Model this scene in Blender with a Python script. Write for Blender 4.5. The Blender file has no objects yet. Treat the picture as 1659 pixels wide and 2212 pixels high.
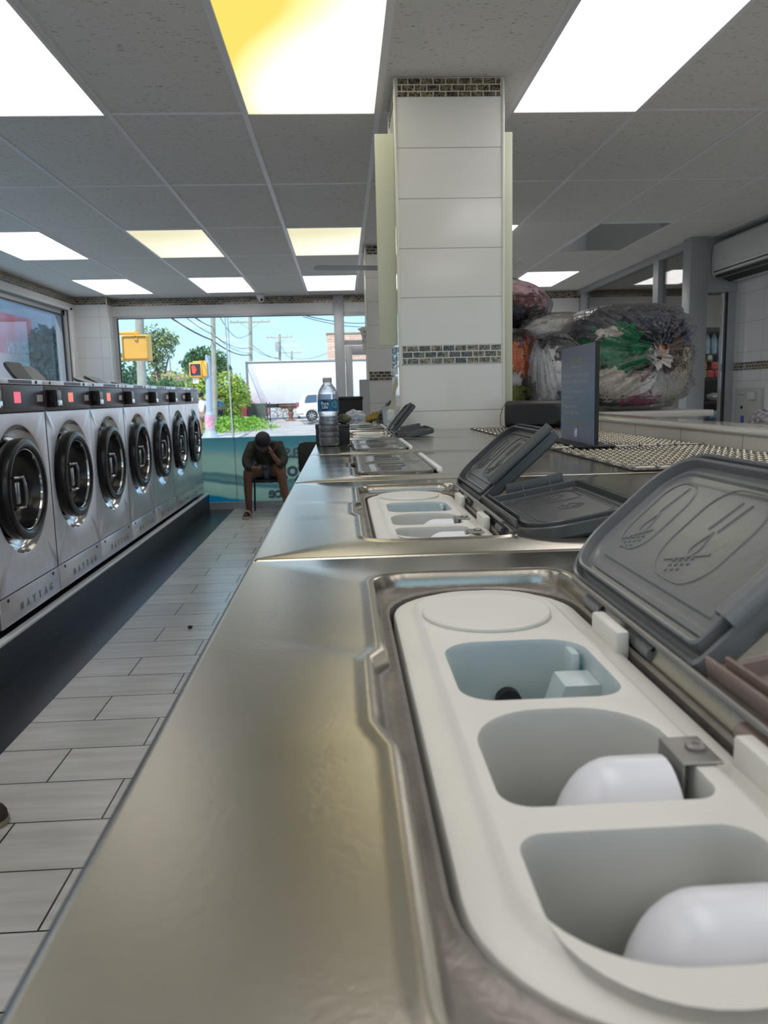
import bpy, bmesh, math, random
from math import sin, cos, pi, radians as R
from mathutils import Vector, Matrix, noise
from mathutils.geometry import tessellate_polygon
random.seed(7)
SC = bpy.context.scene
COL = SC.collection
EYE = 1.46          # camera height
T = 1.3025          # top of the island washers
CZ = 2.7466         # ceiling

# ------------------------------------------------------------------ materials
def nodes(m):
    m.use_nodes = True
    nt = m.node_tree
    return nt, nt.nodes, nt.links, nt.nodes['Principled BSDF']

def mat(name, col, rough=0.5, metal=0.0, spec=0.5, bump=None, vary=None, coat=0.0, aniso=0.0, emit=None, alpha=None):
    """bump=(scale,strength[,stretch]) ; vary=(scale, amount, colour2)"""
    m = bpy.data.materials.new(name)
    nt, N, L, P = nodes(m)
    P.inputs['Base Color'].default_value = (*col, 1)
    P.inputs['Roughness'].default_value = rough
    P.inputs['Metallic'].default_value = metal
    P.inputs['Specular IOR Level'].default_value = spec
    P.inputs['Coat Weight'].default_value = coat
    if emit:
        P.inputs['Emission Color'].default_value = (*emit[:3], 1)
        P.inputs['Emission Strength'].default_value = emit[3]
    tc = N.new('ShaderNodeTexCoord')
    if bump:
        mp = N.new('ShaderNodeMapping')
        if len(bump) > 2: mp.inputs['Scale'].default_value = bump[2]
        L.new(tc.outputs['Object'], mp.inputs['Vector'])
        nz = N.new('ShaderNodeTexNoise'); nz.inputs['Scale'].default_value = bump[0]; nz.inputs['Detail'].default_value = 4
        L.new(mp.outputs['Vector'], nz.inputs['Vector'])
        b = N.new('ShaderNodeBump'); b.inputs['Strength'].default_value = bump[1]; b.inputs['Distance'].default_value = 0.01
        L.new(nz.outputs['Fac'], b.inputs['Height']); L.new(b.outputs['Normal'], P.inputs['Normal'])
    if vary:
        nz = N.new('ShaderNodeTexNoise'); nz.inputs['Scale'].default_value = vary[0]; nz.inputs['Detail'].default_value = 5
        L.new(tc.outputs['Object'], nz.inputs['Vector'])
        cr = N.new('ShaderNodeValToRGB')
        cr.color_ramp.elements[0].position = .35; cr.color_ramp.elements[1].position = .65
        cr.color_ramp.elements[0].color = (*col, 1); cr.color_ramp.elements[1].color = (*vary[2], 1)
        L.new(nz.outputs['Fac'], cr.inputs['Fac'])
        mx = N.new('ShaderNodeMixRGB'); mx.inputs['Fac'].default_value = vary[1]
        mx.inputs['Color1'].default_value = (*col, 1)
        L.new(cr.outputs['Color'], mx.inputs['Color2']); L.new(mx.outputs['Color'], P.inputs['Base Color'])
    return m

def math_node(N, L, op, a, b=None, c=None):
    n = N.new('ShaderNodeMath'); n.operation = op
    for i, v in enumerate((a, b, c)):
        if v is None: continue
        if isinstance(v, (int, float)): n.inputs[i].default_value = v
        else: L.new(v, n.inputs[i])
    return n.outputs[0]

def steel_mat(name, col, rough, scratch=0.3, direction=(1, 1, 1), aniso=0.0):
    m = bpy.data.materials.new(name)
    nt, N, L, P = nodes(m)
    P.inputs['Metallic'].default_value = 0.92
    tc = N.new('ShaderNodeTexCoord')
    big = N.new('ShaderNodeTexNoise'); big.inputs['Scale'].default_value = 9; big.inputs['Detail'].default_value = 6
    L.new(tc.outputs['Object'], big.inputs['Vector'])
    cr = N.new('ShaderNodeValToRGB')
    cr.color_ramp.elements[0].position = .3; cr.color_ramp.elements[1].position = .7
    cr.color_ramp.elements[0].color = (*[c * .93 for c in col], 1); cr.color_ramp.elements[1].color = (*[min(1, c * 1.05) for c in col], 1)
    L.new(big.outputs['Fac'], cr.inputs['Fac']); L.new(cr.outputs['Color'], P.inputs['Base Color'])
    mp = N.new('ShaderNodeMapping'); mp.inputs['Scale'].default_value = direction
    L.new(tc.outputs['Object'], mp.inputs['Vector'])
    fine = N.new('ShaderNodeTexNoise'); fine.inputs['Scale'].default_value = 240; fine.inputs['Detail'].default_value = 8
    fine.inputs['Roughness'].default_value = .7
    L.new(mp.outputs['Vector'], fine.inputs['Vector'])
    r = math_node(N, L, 'MULTIPLY_ADD', big.outputs['Fac'], .12, rough - .06)
    r2 = math_node(N, L, 'MULTIPLY_ADD', fine.outputs['Fac'], .10, r)
    L.new(r2, P.inputs['Roughness'])
    b = N.new('ShaderNodeBump'); b.inputs['Strength'].default_value = scratch; b.inputs['Distance'].default_value = .0003
    L.new(fine.outputs['Fac'], b.inputs['Height']); L.new(b.outputs['Normal'], P.inputs['Normal'])
    return m

def floor_mat():
    m = bpy.data.materials.new('floor_tile')
    nt, N, L, P = nodes(m)
    tc = N.new('ShaderNodeTexCoord')
    sp = N.new('ShaderNodeSeparateXYZ'); L.new(tc.outputs['Object'], sp.inputs[0])
    y = math_node(N, L, 'SUBTRACT', sp.outputs['Y'], 2.045 - .295 * 40)
    x = math_node(N, L, 'ADD', sp.outputs['X'], 12.0)
    cb = N.new('ShaderNodeCombineXYZ'); L.new(x, cb.inputs[0]); L.new(y, cb.inputs[1])
    br = N.new('ShaderNodeTexBrick')
    br.inputs['Scale'].default_value = 1; br.inputs['Mortar Size'].default_value = .0036; br.inputs['Mortar Smooth'].default_value = .1
    br.inputs['Brick Width'].default_value = .6; br.inputs['Row Height'].default_value = .295; br.offset = .5; br.offset_frequency = 2
    br.inputs['Color1'].default_value = (.60, .59, .56, 1); br.inputs['Color2'].default_value = (.68, .67, .64, 1)
    br.inputs['Mortar'].default_value = (.035, .032, .03, 1); br.inputs['Bias'].default_value = 0
    L.new(cb.outputs[0], br.inputs['Vector'])
    mp = N.new('ShaderNodeMapping'); mp.inputs['Scale'].default_value = (1.2, 9, 1); L.new(tc.outputs['Object'], mp.inputs['Vector'])
    nz = N.new('ShaderNodeTexNoise'); nz.inputs['Scale'].default_value = 2.2; nz.inputs['Detail'].default_value = 7; L.new(mp.outputs[0], nz.inputs['Vector'])
    cr = N.new('ShaderNodeValToRGB'); cr.color_ramp.elements[0].position = .35; cr.color_ramp.elements[1].position = .7
    cr.color_ramp.elements[0].color = (.86, .85, .84, 1); cr.color_ramp.elements[1].color = (1.08, 1.07, 1.06, 1)
    L.new(nz.outputs['Fac'], cr.inputs['Fac'])
    mu = N.new('ShaderNodeMixRGB'); mu.blend_type = 'MULTIPLY'; mu.inputs['Fac'].default_value = 1
    L.new(br.outputs['Color'], mu.inputs['Color1']); L.new(cr.outputs['Color'], mu.inputs['Color2'])
    # dark border course laid along the plinth
    br2 = N.new('ShaderNodeTexBrick')
    br2.inputs['Scale'].default_value = 1; br2.inputs['Mortar Size'].default_value = .003
    br2.inputs['Brick Width'].default_value = 8; br2.inputs['Row Height'].default_value = .295
    br2.inputs['Color1'].default_value = (.022, .025, .036, 1); br2.inputs['Color2'].default_value = (.027, .029, .041, 1)
    br2.inputs['Mortar'].default_value = (.012, .012, .014, 1)
    L.new(cb.outputs[0], br2.inputs['Vector'])
    lt = math_node(N, L, 'LESS_THAN', sp.outputs['X'], -1.487)
    mx = N.new('ShaderNodeMixRGB'); L.new(lt, mx.inputs['Fac']); L.new(mu.outputs[0], mx.inputs['Color1']); L.new(br2.outputs['Color'], mx.inputs['Color2'])
    L.new(mx.outputs[0], P.inputs['Base Color'])
    P.inputs['Roughness'].default_value = .26
    b = N.new('ShaderNodeBump'); b.inputs['Strength'].default_value = .35; b.inputs['Distance'].default_value = .002; b.invert = True
    L.new(br.outputs['Fac'], b.inputs['Height']); L.new(b.outputs[0], P.inputs['Normal'])
    return m

def brick_mat(name, c1, c2, mortar, bw, rh, ms, rough=.3, z0=0.0, offset=.5, marble=0, bumpd=.002, zband=False, horizontal=False, metal=0):
    """bricks on upright faces: the vector is (x + y, z)"""
    m = bpy.data.materials.new(name)
    nt, N, L, P = nodes(m)
    tc = N.new('ShaderNodeTexCoord'); sp = N.new('ShaderNodeSeparateXYZ'); L.new(tc.outputs['Object'], sp.inputs[0])
    if horizontal:
        u = math_node(N, L, 'ADD', sp.outputs['X'], 40.0); z = math_node(N, L, 'ADD', sp.outputs['Y'], 40.0)
    else:
        u = math_node(N, L, 'ADD', math_node(N, L, 'ADD', sp.outputs['X'], sp.outputs['Y']), 40 * bw)
        z = math_node(N, L, 'SUBTRACT', sp.outputs['Z'], z0 - rh * 40)
        if zband:
            z = math_node(N, L, 'ADD', z, math_node(N, L, 'MULTIPLY', math_node(N, L, 'LESS_THAN', sp.outputs['Z'], 1.62), .079))
    cb = N.new('ShaderNodeCombineXYZ'); L.new(u, cb.inputs[0]); L.new(z, cb.inputs[1])
    br = N.new('ShaderNodeTexBrick'); br.offset = offset
    br.inputs['Scale'].default_value = 1; br.inputs['Mortar Size'].default_value = ms; br.inputs['Mortar Smooth'].default_value = .2
    br.inputs['Brick Width'].default_value = bw; br.inputs['Row Height'].default_value = rh
    br.inputs['Color1'].default_value = (*c1, 1); br.inputs['Color2'].default_value = (*c2, 1); br.inputs['Mortar'].default_value = (*mortar, 1)
    L.new(cb.outputs[0], br.inputs['Vector'])
    out = br.outputs['Color']
    if marble:
        nz = N.new('ShaderNodeTexNoise'); nz.inputs['Scale'].default_value = marble; nz.inputs['Detail'].default_value = 8; nz.inputs['Distortion'].default_value = 2
        L.new(tc.outputs['Object'], nz.inputs['Vector'])
        cr = N.new('ShaderNodeValToRGB'); cr.color_ramp.elements[0].position = .42; cr.color_ramp.elements[1].position = .6
        cr.color_ramp.elements[0].color = (.15, .15, .15, 1); cr.color_ramp.elements[1].color = (1.9, 1.9, 1.8, 1)
        L.new(nz.outputs['Fac'], cr.inputs['Fac'])
        mu = N.new('ShaderNodeMixRGB'); mu.blend_type = 'MULTIPLY'; mu.inputs['Fac'].default_value = 1
        L.new(out, mu.inputs['Color1']); L.new(cr.outputs[0], mu.inputs['Color2'])
        mx = N.new('ShaderNodeMixRGB'); L.new(br.outputs['Fac'], mx.inputs['Fac']); L.new(mu.outputs[0], mx.inputs['Color1'])
        mx.inputs['Color2'].default_value = (*mortar, 1)
        out = mx.outputs[0]
    L.new(out, P.inputs['Base Color'])
    P.inputs['Roughness'].default_value = rough; P.inputs['Metallic'].default_value = metal
    b = N.new('ShaderNodeBump'); b.inputs['Strength'].default_value = .5; b.inputs['Distance'].default_value = bumpd; b.invert = True
    L.new(br.outputs['Fac'], b.inputs['Height']); L.new(b.outputs[0], P.inputs['Normal'])
    return m

def ceiling_mat():
    m = bpy.data.materials.new('acoustic_tile')
    nt, N, L, P = nodes(m)
    tc = N.new('ShaderNodeTexCoord')
    mp = N.new('ShaderNodeMapping'); mp.inputs['Scale'].default_value = (1, 2.6, 1); L.new(tc.outputs['Object'], mp.inputs['Vector'])
    nz = N.new('ShaderNodeTexNoise'); nz.inputs['Scale'].default_value = 34; nz.inputs['Detail'].default_value = 5; nz.inputs['Roughness'].default_value = .75
    L.new(mp.outputs[0], nz.inputs['Vector'])
    cr = N.new('ShaderNodeValToRGB'); cr.color_ramp.elements[0].position = .335; cr.color_ramp.elements[1].position = .41
    cr.color_ramp.elements[0].color = (.28, .28, .26, 1); cr.color_ramp.elements[1].color = (.80, .79, .76, 1)
    L.new(nz.outputs['Fac'], cr.inputs['Fac']); L.new(cr.outputs[0], P.inputs['Base Color'])
    P.inputs['Roughness'].default_value = .95; P.inputs['Specular IOR Level'].default_value = .1
    n2 = N.new('ShaderNodeTexNoise'); n2.inputs['Scale'].default_value = 160; n2.inputs['Detail'].default_value = 3; L.new(tc.outputs['Object'], n2.inputs['Vector'])
    b = N.new('ShaderNodeBump'); b.inputs['Strength'].default_value = .6; b.inputs['Distance'].default_value = .003
    L.new(n2.outputs['Fac'], b.inputs['Height']); L.new(b.outputs[0], P.inputs['Normal'])
    return m

def glass_mat(name, tint=(1, 1, 1), refl=1.0, rough=.02, bump=None, haze=0.0, hazecol=(1, 1, 1)):
    """thin sheet: clear transmission plus a Fresnel reflection"""
    m = bpy.data.materials.new(name); m.use_nodes = True
    nt = m.node_tree; N = nt.nodes; L = nt.links; N.clear()
    out = N.new('ShaderNodeOutputMaterial'); tr = N.new('ShaderNodeBsdfTransparent'); gl = N.new('ShaderNodeBsdfGlossy')
    tr.inputs[0].default_value = (*tint, 1); gl.inputs['Roughness'].default_value = rough
    fr = N.new('ShaderNodeFresnel'); fr.inputs[0].default_value = 1.45
    f = math_node(N, L, 'MULTIPLY', fr.outputs[0], refl); f = math_node(N, L, 'MINIMUM', f, .9)
    mx = N.new('ShaderNodeMixShader'); L.new(f, mx.inputs[0]); L.new(tr.outputs[0], mx.inputs[1]); L.new(gl.outputs[0], mx.inputs[2])
    last = mx.outputs[0]
    if haze:
        df = N.new('ShaderNodeBsdfDiffuse'); df.inputs[0].default_value = (*hazecol, 1)
        m2 = N.new('ShaderNodeMixShader'); m2.inputs[0].default_value = haze
        L.new(last, m2.inputs[1]); L.new(df.outputs[0], m2.inputs[2]); last = m2.outputs[0]
    if bump:
        tc = N.new('ShaderNodeTexCoord'); nz = N.new('ShaderNodeTexNoise'); nz.inputs['Scale'].default_value = bump[0]; nz.inputs['Detail'].default_value = 4
        nz.inputs['Distortion'].default_value = 1.5
        L.new(tc.outputs['Object'], nz.inputs['Vector'])
        b = N.new('ShaderNodeBump'); b.inputs['Strength'].default_value = bump[1]; b.inputs['Distance'].default_value = .02
        L.new(nz.outputs['Fac'], b.inputs['Height']); L.new(b.outputs[0], gl.inputs['Normal']); L.new(b.outputs[0], fr.inputs['Normal'])
    L.new(last, out.inputs[0])
    return m

def panel_mat(name, c_main, c_tint, power, tint_amt):
    """backlit acrylic diffuser, yellowed by age in places"""
    m = bpy.data.materials.new(name); m.use_nodes = True
    nt = m.node_tree; N = nt.nodes; L = nt.links; N.clear()
    out = N.new('ShaderNodeOutputMaterial'); em = N.new('ShaderNodeEmission'); em.inputs[1].default_value = power
    tc = N.new('ShaderNodeTexCoord'); nz = N.new('ShaderNodeTexNoise'); nz.inputs['Scale'].default_value = 1.0; nz.inputs['Detail'].default_value = 0
    L.new(tc.outputs['Object'], nz.inputs['Vector'])
    cr = N.new('ShaderNodeValToRGB'); cr.color_ramp.elements[0].position = .36; cr.color_ramp.elements[1].position = .88 - tint_amt * .10
    cr.color_ramp.elements[0].color = (*c_main, 1); cr.color_ramp.elements[1].color = (*c_tint, 1)
    sp = N.new('ShaderNodeSeparateXYZ'); L.new(tc.outputs['Object'], sp.inputs[0])
    g = math_node(N, L, 'MULTIPLY_ADD', sp.outputs['X'], -1.0 * tint_amt, nz.outputs['Fac'])
    L.new(g, cr.inputs['Fac']); L.new(cr.outputs[0], em.inputs[0]); L.new(em.outputs[0], out.inputs[0])
    return m

M = {}
M['floor'] = floor_mat()
M['ceil'] = ceiling_mat()
M['tbar'] = mat('grid_bar', (.85, .85, .88), .4)
M['tile'] = brick_mat('white_wall_tile', (.74, .735, .70), (.76, .75, .72), (.42, .41, .38), 5.0, .2017, .0022, .12, z0=1.664, zband=True, offset=0)
M['tilew'] = brick_mat('white_wall_tile_wide', (.72, .72, .72), (.76, .76, .76), (.45, .45, .45), .4, .25, .002, .15, z0=0, offset=0)
M['mosaic'] = brick_mat('glass_mosaic', (.05, .043, .034), (.22, .17, .11), (.62, .60, .53), .052, .0263, .0024, .12, z0=1.585, marble=55)
M['mosaic_fine'] = brick_mat('glass_mosaic_border', (.05, .045, .035), (.30, .20, .12), (.55, .54, .48), .052, .0263, .0024, .15, z0=2.65, marble=40)
M['ledge_tile'] = brick_mat('ledge_tile', (.60, .58, .52), (.63, .61, .55), (.30, .28, .24), .35, .5, .0022, .12, z0=1.0, offset=0)
M['dark_tile'] = brick_mat('dark_plinth_tile', (.020, .022, .031), (.025, .027, .036), (.004, .004, .005), .60, .5, .004, .4, z0=0, offset=0)
M['white'] = mat('white_paint', (.72, .72, .71), .45)
M['trimw'] = mat('white_pencil_trim', (.70, .69, .62), .2)
M['alu'] = mat('grey_aluminium', (.42, .43, .45), .4, .3)
M['alu_dark'] = mat('dark_gasket', (.02, .02, .022), .5)
M['glass'] = glass_mat('window_glass', refl=.8)
M['glass_film'] = glass_mat('tinted_window_glass', tint=(.90, .93, .98), refl=.3)
M['counter'] = steel_mat('scuffed_steel_top', (.45, .42, .36), .09, .55, (1, 1, 1))
M['rim'] = steel_mat('polished_steel_rim', (.42, .39, .35), .26, .2)
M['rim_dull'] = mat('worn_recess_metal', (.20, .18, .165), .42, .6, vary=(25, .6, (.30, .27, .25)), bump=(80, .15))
M['steel'] = steel_mat('brushed_steel_front', (.80, .75, .775), .27, .25, (1, 1, 14))  # faint pink in the base colour stands in for pinkish reflections
M['steel_d'] = steel_mat('dull_steel', (.33, .32, .30), .36, .3)
M['chrome'] = mat('chrome', (.72, .72, .74), .08, 1.0)
M['chrome_b'] = mat('black_chrome', (.12, .12, .13), .12, .9)
M['handle_m'] = mat('smoked_chrome', (.35, .33, .33), .15, .9)
M['bowl'] = mat('polished_bowl', (.62, .60, .60), .14, 1.0)
M['black'] = mat('black_plastic', (.012, .012, .013), .25, spec=.5)
M['black_m'] = mat('matt_black', (.01, .01, .011), .55)
M['maroon'] = mat('maroon_control_panel', (.10, .062, .085), .35)
M['disp_panel'] = mat('grey_display_panel', (.085, .08, .09), .4, vary=(60, .5, (.16, .15, .16)))
M['lcd'] = mat('red_lcd', (.2, .02, .04), .3, emit=(1.0, .13, .22, .75))
M['lcd2'] = mat('orange_lcd', (.2, .04, .02), .3, emit=(1.0, .22, .12, .75))
M['purple_lab'] = mat('purple_label', (.12, .07, .13), .4, vary=(90, .5, (.26, .19, .28)))
M['rose_lab'] = mat('rose_label', (.30, .12, .13), .4, vary=(90, .5, (.5, .3, .3)))
M['white_lab'] = mat('white_label', (.8, .8, .8), .4)
M['tray'] = mat('white_dispenser_plastic', (.70, .69, .64), .38, vary=(14, .35, (.60, .59, .54)), bump=(300, .04))
M['cup'] = mat('pale_cup_plastic', (.56, .565, .53), .4)
M['cup_blue'] = mat('softener_cup_plastic', (.52, .59, .60), .35, vary=(30, .75, (.44, .54, .56)))
M['dome'] = mat('white_siphon_plastic', (.76, .77, .82), .28)
M['softstain'] = mat('teal_stain', (.04, .25, .30), .4)
M['lid'] = mat('grey_lid_plastic', (.165, .172, .178), .32, vary=(6, .5, (.21, .217, .222)), bump=(120, .05))
M['lid_d'] = mat('charcoal_lid_plastic', (.055, .06, .062), .33, vary=(8, .5, (.085, .09, .09)), bump=(120, .05))
M['lid_b'] = mat('brown_lid_plastic', (.29, .205, .175), .4, vary=(9, .7, (.20, .165, .15)), bump=(120, .05))  # brown base mottled with darker brown noise
M['lid_closed'] = mat('glossy_closed_lid', (.22, .215, .20), .18, .6, bump=(9, .25))
M['meshmat'] = None
M['blue_sign'] = None

M['meshmat'] = mat('woven_steel_mesh', (.47, .435, .37), .22, .95, vary=(40, .6, (.30, .28, .24)))

def sign_mat():
    m = bpy.data.materials.new('blue_bubble_print')
    nt, N, L, P = nodes(m)
    tc = N.new('ShaderNodeTexCoord'); sp = N.new('ShaderNodeSeparateXYZ'); L.new(tc.outputs['Object'], sp.inputs[0])
    h = math_node(N, L, 'DIVIDE', sp.outputs['Z'], .27)
    cr = N.new('ShaderNodeValToRGB'); e = cr.color_ramp.elements
    e[0].position = .0; e[0].color = (.17, .20, .30, 1); e[1].position = 1; e[1].color = (.085, .085, .15, 1)
    q = e.new(.3); q.color = (.055, .13, .21, 1); q = e.new(.55); q.color = (.065, .12, .21, 1)
    L.new(h, cr.inputs['Fac'])
    vo = N.new('ShaderNodeTexVoronoi'); vo.inputs['Scale'].default_value = 26; L.new(tc.outputs['Object'], vo.inputs['Vector'])
    low = math_node(N, L, 'LESS_THAN', h, .2); rg = math_node(N, L, 'LESS_THAN', vo.outputs['Distance'], .36)
    f = math_node(N, L, 'MULTIPLY', math_node(N, L, 'MULTIPLY', low, rg), .45)
    mx = N.new('ShaderNodeMixRGB'); L.new(f, mx.inputs['Fac']); L.new(cr.outputs[0], mx.inputs['Color1']); mx.inputs['Color2'].default_value = (.09, .09, .22, 1)
    L.new(mx.outputs[0], P.inputs['Base Color']); P.inputs['Roughness'].default_value = .3
    return m
M['blue_sign'] = sign_mat()

def decal_mat():
    """printed window film: folded pale towels over a teal ground"""
    m = bpy.data.materials.new('towel_print_window_film')
    nt, N, L, P = nodes(m)
    tc = N.new('ShaderNodeTexCoord'); sp = N.new('ShaderNodeSeparateXYZ'); L.new(tc.outputs['Object'], sp.inputs[0])
    # z warped by x gives the drooping folds
    wx = math_node(N, L, 'SINE', math_node(N, L, 'MULTIPLY', sp.outputs['X'], 2.1))
    z = math_node(N, L, 'MULTIPLY_ADD', wx, .075, sp.outputs['Z'])
    n = N.new('ShaderNodeTexNoise'); n.inputs['Scale'].default_value = 2.5; L.new(tc.outputs['Object'], n.inputs['Vector'])
    z = math_node(N, L, 'MULTIPLY_ADD', n.outputs['Fac'], .12, z)
    cr = N.new('ShaderNodeValToRGB'); e = cr.color_ramp.elements
    teal = (.05, .52, .66, 1); pale = (.72, .84, .72, 1); shade = (.32, .48, .48, 1); top = (.27, .56, .58, 1)
    stops = [(0.0, teal), (.17, teal), (.20, (.68, .80, .66, 1)), (.36, (.76, .86, .74, 1)), (.40, shade), (.44, (.5, .65, .6, 1)), (.50, (.38, .53, .52, 1)), (.53, pale), (.72, pale), (.79, (.58, .74, .68, 1)), (.84, (.42, .68, .68, 1)), (1.0, top)]
    e[0].position = stops[0][0]; e[0].color = stops[0][1]; e[1].position = 1; e[1].color = stops[-1][1]
    for p_, c_ in stops[1:-1]:
        q = e.new(p_); q.color = c_
    L.new(z, cr.inputs['Fac'])
    P.inputs['Roughness'].default_value = .35
    df = N.new('ShaderNodeBsdfTranslucent'); L.new(cr.outputs[0], df.inputs[0])
    L.new(cr.outputs[0], P.inputs['Base Color'])
    mx = N.new('ShaderNodeMixShader'); mx.inputs[0].default_value = .75
    L.new(P.outputs[0], mx.inputs[1]); L.new(df.outputs[0], mx.inputs[2])
    L.new(mx.outputs[0], N['Material Output'].inputs[0])
    return m
M['decal'] = decal_mat()
M['film'] = glass_mat('clear_bag_film', tint=(.98, .98, .99), refl=2.6, rough=.07, bump=(26, 1.0))
M['film_knot'] = glass_mat('gathered_bag_film', tint=(.93, .93, .93), refl=1.8, rough=.15, bump=(30, 1.0), haze=.45, hazecol=(.75, .74, .70))
M['pet'] = glass_mat('clear_bottle_plastic', tint=(.90, .93, .96), refl=2.6, rough=.06, bump=(60, .3), haze=.05, hazecol=(.7, .75, .8))
M['water'] = glass_mat('water', tint=(.50, .53, .56), refl=1.4, rough=.02, bump=(30, .4))

# ------------------------------------------------------------------ mesh builder
def rr(cx, cy, hx, hy, r, k=7, m=6):
    """rounded rectangle, CCW, r = one radius or four (+x+y, -x+y, -x-y, +x-y)"""
    if not isinstance(r, (list, tuple)): r = [r] * 4
    r = [max(.0004, min(q, hx * .999, hy * .999)) for q in r]
    cs = [(cx + hx - r[0], cy + hy - r[0], 0, r[0]), (cx - hx + r[1], cy + hy - r[1], pi / 2, r[1]),
          (cx - hx + r[2], cy - hy + r[2], pi, r[2]), (cx + hx - r[3], cy - hy + r[3], 1.5 * pi, r[3])]
    pts = []
    for i, (x, y, a, q) in enumerate(cs):
        arc = [(x + q * cos(a + j * pi / 2 / k), y + q * sin(a + j * pi / 2 / k)) for j in range(k + 1)]
        pts += arc
        x2, y2, a2, q2 = cs[(i + 1) % 4]
        s = arc[-1]; e = (x2 + q2 * cos(a2), y2 + q2 * sin(a2))
        for j in range(1, m): pts.append((s[0] + (e[0] - s[0]) * j / m, s[1] + (e[1] - s[1]) * j / m))
    return pts

def circ(cx, cy, r, n=32, ry=None, a0=0):
    ry = r if ry is None else ry
    return [(cx + r * cos(a0 + 2 * pi * i / n), cy + ry * sin(a0 + 2 * pi * i / n)) for i in range(n)]

class MB:
    def __init__(s, M0=None):
        s.v = []; s.f = []; s.mi = []; s.m = M0; s.cur = 0
    def add(s, vs, fs):
        o = len(s.v)
        for p in vs:
            p = Vector(p)
            if s.m is not None: p = s.m @ p
            s.v.append(p)
        for f in fs:
            s.f.append([i + o for i in f]); s.mi.append(s.cur)
        return s
    def box(s, x0, x1, y0, y1, z0, z1, b=0.0):
        if b <= 0:
            vs = [(x, y, z) for z in (z0, z1) for y in (y0, y1) for x in (x0, x1)]
            return s.add(vs, [(0, 2, 3, 1), (4, 5, 7, 6), (0, 1, 5, 4), (2, 6, 7, 3), (0, 4, 6, 2), (1, 3, 7, 5)])
        cx, cy = (x0 + x1) / 2, (y0 + y1) / 2; hx, hy = (x1 - x0) / 2, (y1 - y0) / 2
        b = min(b, hx * .9, hy * .9, (z1 - z0) * .45)
        L = []
        for z, d in ((z0, b), (z0 + b * .3, b * .3), (z0 + b, 0), (z1 - b, 0), (z1 - b * .3, b * .3), (z1, b)):
            L.append([(x, y, z) for x, y in rr(cx, cy, hx - d, hy - d, b, 3, 1)])
        return s.loft(L, True, True)
    def loft(s, loops, cap0=False, cap1=False, closed=True):
        n = len(loops[0]); vs = [p for l in loops for p in l]; fs = []
        for i in range(len(loops) - 1):
            for j in range(n if closed else n - 1):
                k = (j + 1) % n
                fs.append((i * n + j, i * n + k, (i + 1) * n + k, (i + 1) * n + j))
        if cap0: fs.append(tuple(reversed(range(n))))
        if cap1: fs.append(tuple((len(loops) - 1) * n + j for j in range(n)))
        return s.add(vs, fs)
    def flat(s, outer, holes, z):
        polys = [[Vector((x, y, 0)) for x, y in outer]] + [[Vector((x, y, 0)) for x, y in h] for h in holes]
        tri = tessellate_polygon(polys)
        vs = [(p.x, p.y, z) for q in polys for p in q]
        fs = []
        for t in tri:
            a, b, c = [Vector(vs[i]) for i in t]
            if (b - a).cross(c - a).z < 0: t = (t[0], t[2], t[1])
            fs.append(tuple(t))
        return s.add(vs, fs)
    def prism(s, pts, z0, z1):
        n = len(pts)
        return s.loft([[(x, y, z0) for x, y in pts], [(x, y, z1) for x, y in pts]], True, True)
    def lathe(s, prof, seg=32, cap0=False, cap1=False, c=(0, 0, 0), ax='z', ripple=None):
        loops = []
        for r, h in prof:
            l = []
            for i in range(seg):
                a = 2 * pi * i / seg
                q = r * (1 + (ripple(a, h) if ripple else 0))
                x, y = q * cos(a), q * sin(a)
                if ax == 'z': l.append((c[0] + x, c[1] + y, c[2] + h))
                elif ax == 'x': l.append((c[0] + h, c[1] + x, c[2] + y))
                else: l.append((c[0] + y, c[1] + h, c[2] + x))
            loops.append(l)
        return s.loft(loops, cap0, cap1)
    def cyl(s, p0, p1, r0, r1=None, seg=14, cap=True):
        return s.tube([p0, p1], [r0, r0 if r1 is None else r1], seg, cap)
    def tube(s, pts, r, seg=8, cap=True, closed=False):
        pts = [Vector(p) for p in pts]; n = len(pts)
        if not isinstance(r, (list, tuple)): r = [r] * n
        loops = []; up = None
        for i, p in enumerate(pts):
            if closed: d = pts[(i + 1) % n] - pts[i - 1]
            else: d = pts[min(i + 1, n - 1)] - pts[max(i - 1, 0)]
            d.normalize()
            if up is None:
                up = Vector((0, 0, 1)) if abs(d.z) < .9 else Vector((1, 0, 0))
            a = d.cross(up)
            if a.length < 1e-4: a = d.cross(Vector((0, 1, 0)))
            a.normalize(); b = a.cross(d).normalized(); up = b
            loops.append([tuple(p + r[i] * (cos(2 * pi * j / seg) * a + sin(2 * pi * j / seg) * b)) for j in range(seg)])
        if closed:
            loops.append(loops[0]); return s.loft(loops)
        return s.loft(loops, cap, cap)
    def ball(s, c, r, seg=16, rings=10, amp=0, fr=3, seed=0, flat=None, pw=1.0):
        if not isinstance(r, (list, tuple)): r = (r, r, r)
        vs = []; fs = []
        def sgn(v): return math.copysign(abs(v) ** pw, v)
        for i in range(rings + 1):
            t = pi * i / rings
            for j in range(seg):
                a = 2 * pi * j / seg
                d = Vector((sgn(sin(t)) * sgn(cos(a)), sgn(sin(t)) * sgn(sin(a)), sgn(cos(t))))
                k = 1
                if amp: k += amp * noise.noise(d * fr + Vector((seed * 7.3, seed * 1.7, seed))) + amp * .5 * noise.noise(d * fr * 2.7 + Vector((seed, seed * 3.1, 0)))
                p = Vector((c[0] + d.x * r[0] * k, c[1] + d.y * r[1] * k, c[2] + d.z * r[2] * k))
                if flat is not None and p.z < flat: p.z = flat
                vs.append(p)
        for i in range(rings):
            for j in range(seg):
                k = (j + 1) % seg
                fs.append((i * seg + j, (i + 1) * seg + j, (i + 1) * seg + k, i * seg + k))
        return s.add(vs, fs)
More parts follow.
